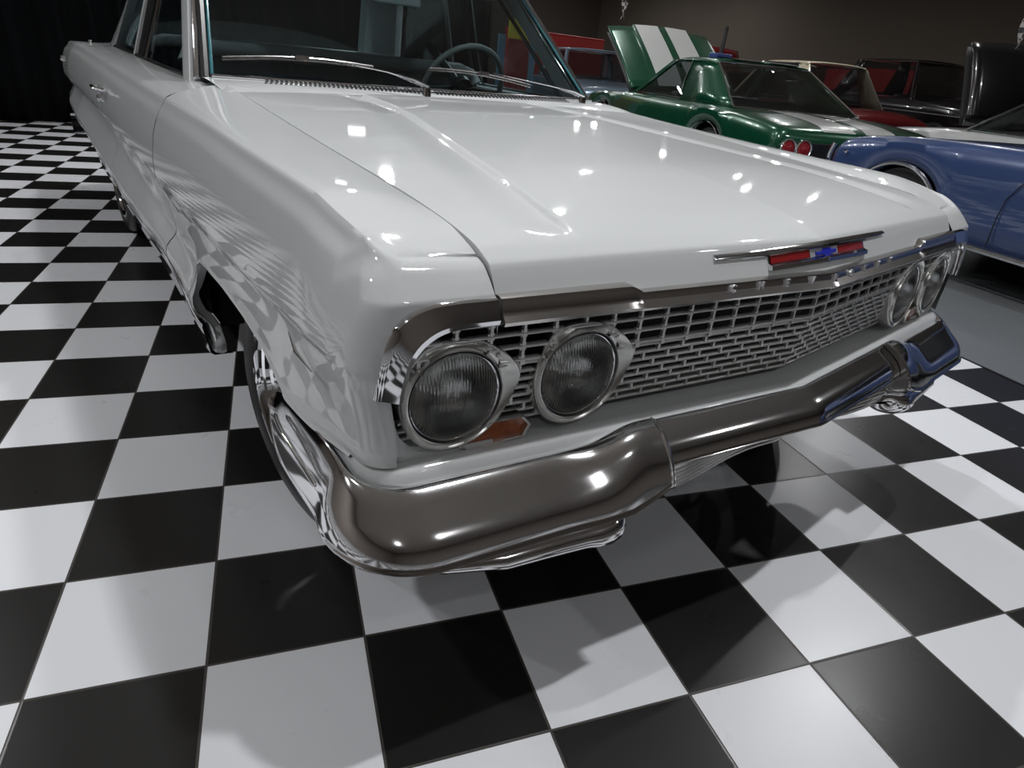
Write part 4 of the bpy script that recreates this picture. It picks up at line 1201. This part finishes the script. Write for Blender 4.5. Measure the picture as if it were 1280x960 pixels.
# banners, partition and dangling ribbons
b = MB(); b.box((0, 0, .9), (.12, 2.2, 1.7)); b.box((0, 0, .03), (.5, 2.3, .06)); o = b.build('red_board', mat('board_red', (.55, .03, .03), .6), loc=(16.20, 8.73, 0), bevel=.01)
tag(o, 'red upright board showing through the windows of the black sedan', 'board')
t = thing('banner_stand', 'tall narrow red banner with a yellow head seen through the white car cabin', 'banner', (5.149, 8.300, 0.000))
b = MB(); b.box((0, 0, .72), (.40, .03, 1.36)); o = b.build('red_panel', mat('banner_red', (.16, .012, .012), .6), bevel=.004); o.parent = t
b = MB(); b.box((0, -.002, 1.53), (.40, .034, .26)); o = b.build('yellow_head', mat('banner_yellow', (.36, .27, .02), .6), bevel=.004); o.parent = t
b = MB(); b.box((0, 0, .02), (.46, .30, .04)); o = b.build('foot', M['gasket'], bevel=.006); o.parent = t
b = MB(); b.box((-.27, .06, .85), (.13, .02, 1.2)); b.box((.30, .06, .80), (.14, .02, 1.2)); o = b.build('side_panels', mat('banner_blue', (.10, .17, .24), .6)); o.parent = t
b = MB(); b.box((0, 0, .95), (3.4, .12, 1.9)); b.box((0, -.065, 1.88), (3.4, .02, .03)); o = b.build('red_partition', mat('partition_red', (.26, .014, .012), .6), loc=(11.25, 15, 0), bevel=.01)
tag(o, 'low bright red partition standing before the dark rear wall', 'partition')
def ribbon_mat():
    m = bpy.data.materials.new('checker_ribbon'); m.use_nodes = True; nt = m.node_tree; b = nt.nodes['Principled BSDF']; c = nt.nodes.new('ShaderNodeTexChecker'); c.inputs['Scale'].default_value = 26
    c.inputs[1].default_value = (.30, .28, .26, 1); c.inputs[2].default_value = (.01, .01, .01, 1); tc = nt.nodes.new('ShaderNodeTexCoord'); nt.links.new(tc.outputs['Object'], c.inputs[0]); nt.links.new(c.outputs[0], b.inputs['Base Color']); b.inputs['Roughness'].default_value = .6; return m
M['ribbon'] = ribbon_mat()
for loc, zb, lab in [((5.263, 6.244), 1.689, 'chequered ribbon dangling above the raised green hood'), ((5.395, 1.801), 1.535, 'chequered ribbon dangling above the tall raised black hood')]:
    b = MB(); rows = []
    for k in range(60):
        z = lerp(zb, 4.38, k/59); a = k*.55; w = .040
        rows.append([(w*math.cos(a)+.02*math.sin(z*3), w*math.sin(a), z-zb), (-w*math.cos(a)+.02*math.sin(z*3), -w*math.sin(a), z-zb)])
    b.grid(rows); tag(b.build('checker_ribbon', M['ribbon'], solid=.002, loc=(loc[0], loc[1], zb)), lab, 'ribbon', 'hanging chequered ribbons')

M['lampglass'] = mat('lamp_lens', (1, 1, 1), .5, emit=(.985, .985, 1.0), estr=980)
M['lampglass_soft'] = mat('lamp_lens_dim', (1, 1, 1), .5, emit=(.985, .985, 1.0), estr=700)
M['lampglass_key'] = mat('lamp_lens_bright', (1, 1, 1), .5, emit=(.985, .985, 1.0), estr=1250)
M['lampglass_dim'] = mat('lamp_lens_faint', (1, 1, 1), .5, emit=(.985, .985, 1.0), estr=300)
M['housing'] = mat('lamp_housing', (.02, .02, .02), .5)
LAMPS = [(x, y) for x in (-3.4, .2, 3.8) for y in (-3.2, .8, 4.8) if (x, y) != (.2, .8)] + [(.4, -.3), (-6.2, 2), (7.4, 3.2), (7.2, -2)]
LAMPS += [(.9, 2.6), (8.4, 12.1), (6.5, 7.6), (11.4, 5.7), (11.7, 8.0), (10.1, 6.5), (14.8, 13.3), (13.0, 15.4), (14.3, 16.0), (12, 16.4), (9.2, 15.1), (7.2, 13.8), (5.3, 12.5), (3.2, 8.9), (2.9, 8.2), (4.6, 11.3)]
for i, (x, y) in enumerate(LAMPS):
    t = thing('ceiling_lamp', 'rectangular white floodlight hung high above the showroom cars', 'ceiling lamp', (x, y, 4.0), 0, 'ceiling lamps')
    b = MB(); b.box((0, 0, .06), (.22, .12, .12)); b.tube([(0, 0, .1), (0, 0, .3)], .012, 8); o = b.build('housing', M['housing'], smooth=False); o.parent = t
    b = MB(); b.face([(-.09, -.04, -.004), (-.09, .04, -.004), (.09, .04, -.004), (.09, -.04, -.004)]); o = b.build('lamp_lens', M['lampglass_dim' if y < -3 else 'lampglass_key' if (x, y) in ((.4, -.3), (.9, 2.6)) else 'lampglass_soft' if (x > 9 or (x > 2 and y < 4)) else 'lampglass'], smooth=False, recalc=False); o.parent = t


scene.world = bpy.data.worlds.new('world'); scene.world.use_nodes = True
scene.world.node_tree.nodes['Background'].inputs[0].default_value = (.02, .02, .02, 1)
vs = scene.view_settings; vs.view_transform = 'Standard'; vs.look = 'None'; vs.gamma = 1; vs.exposure = .15; vs.use_curve_mapping = False
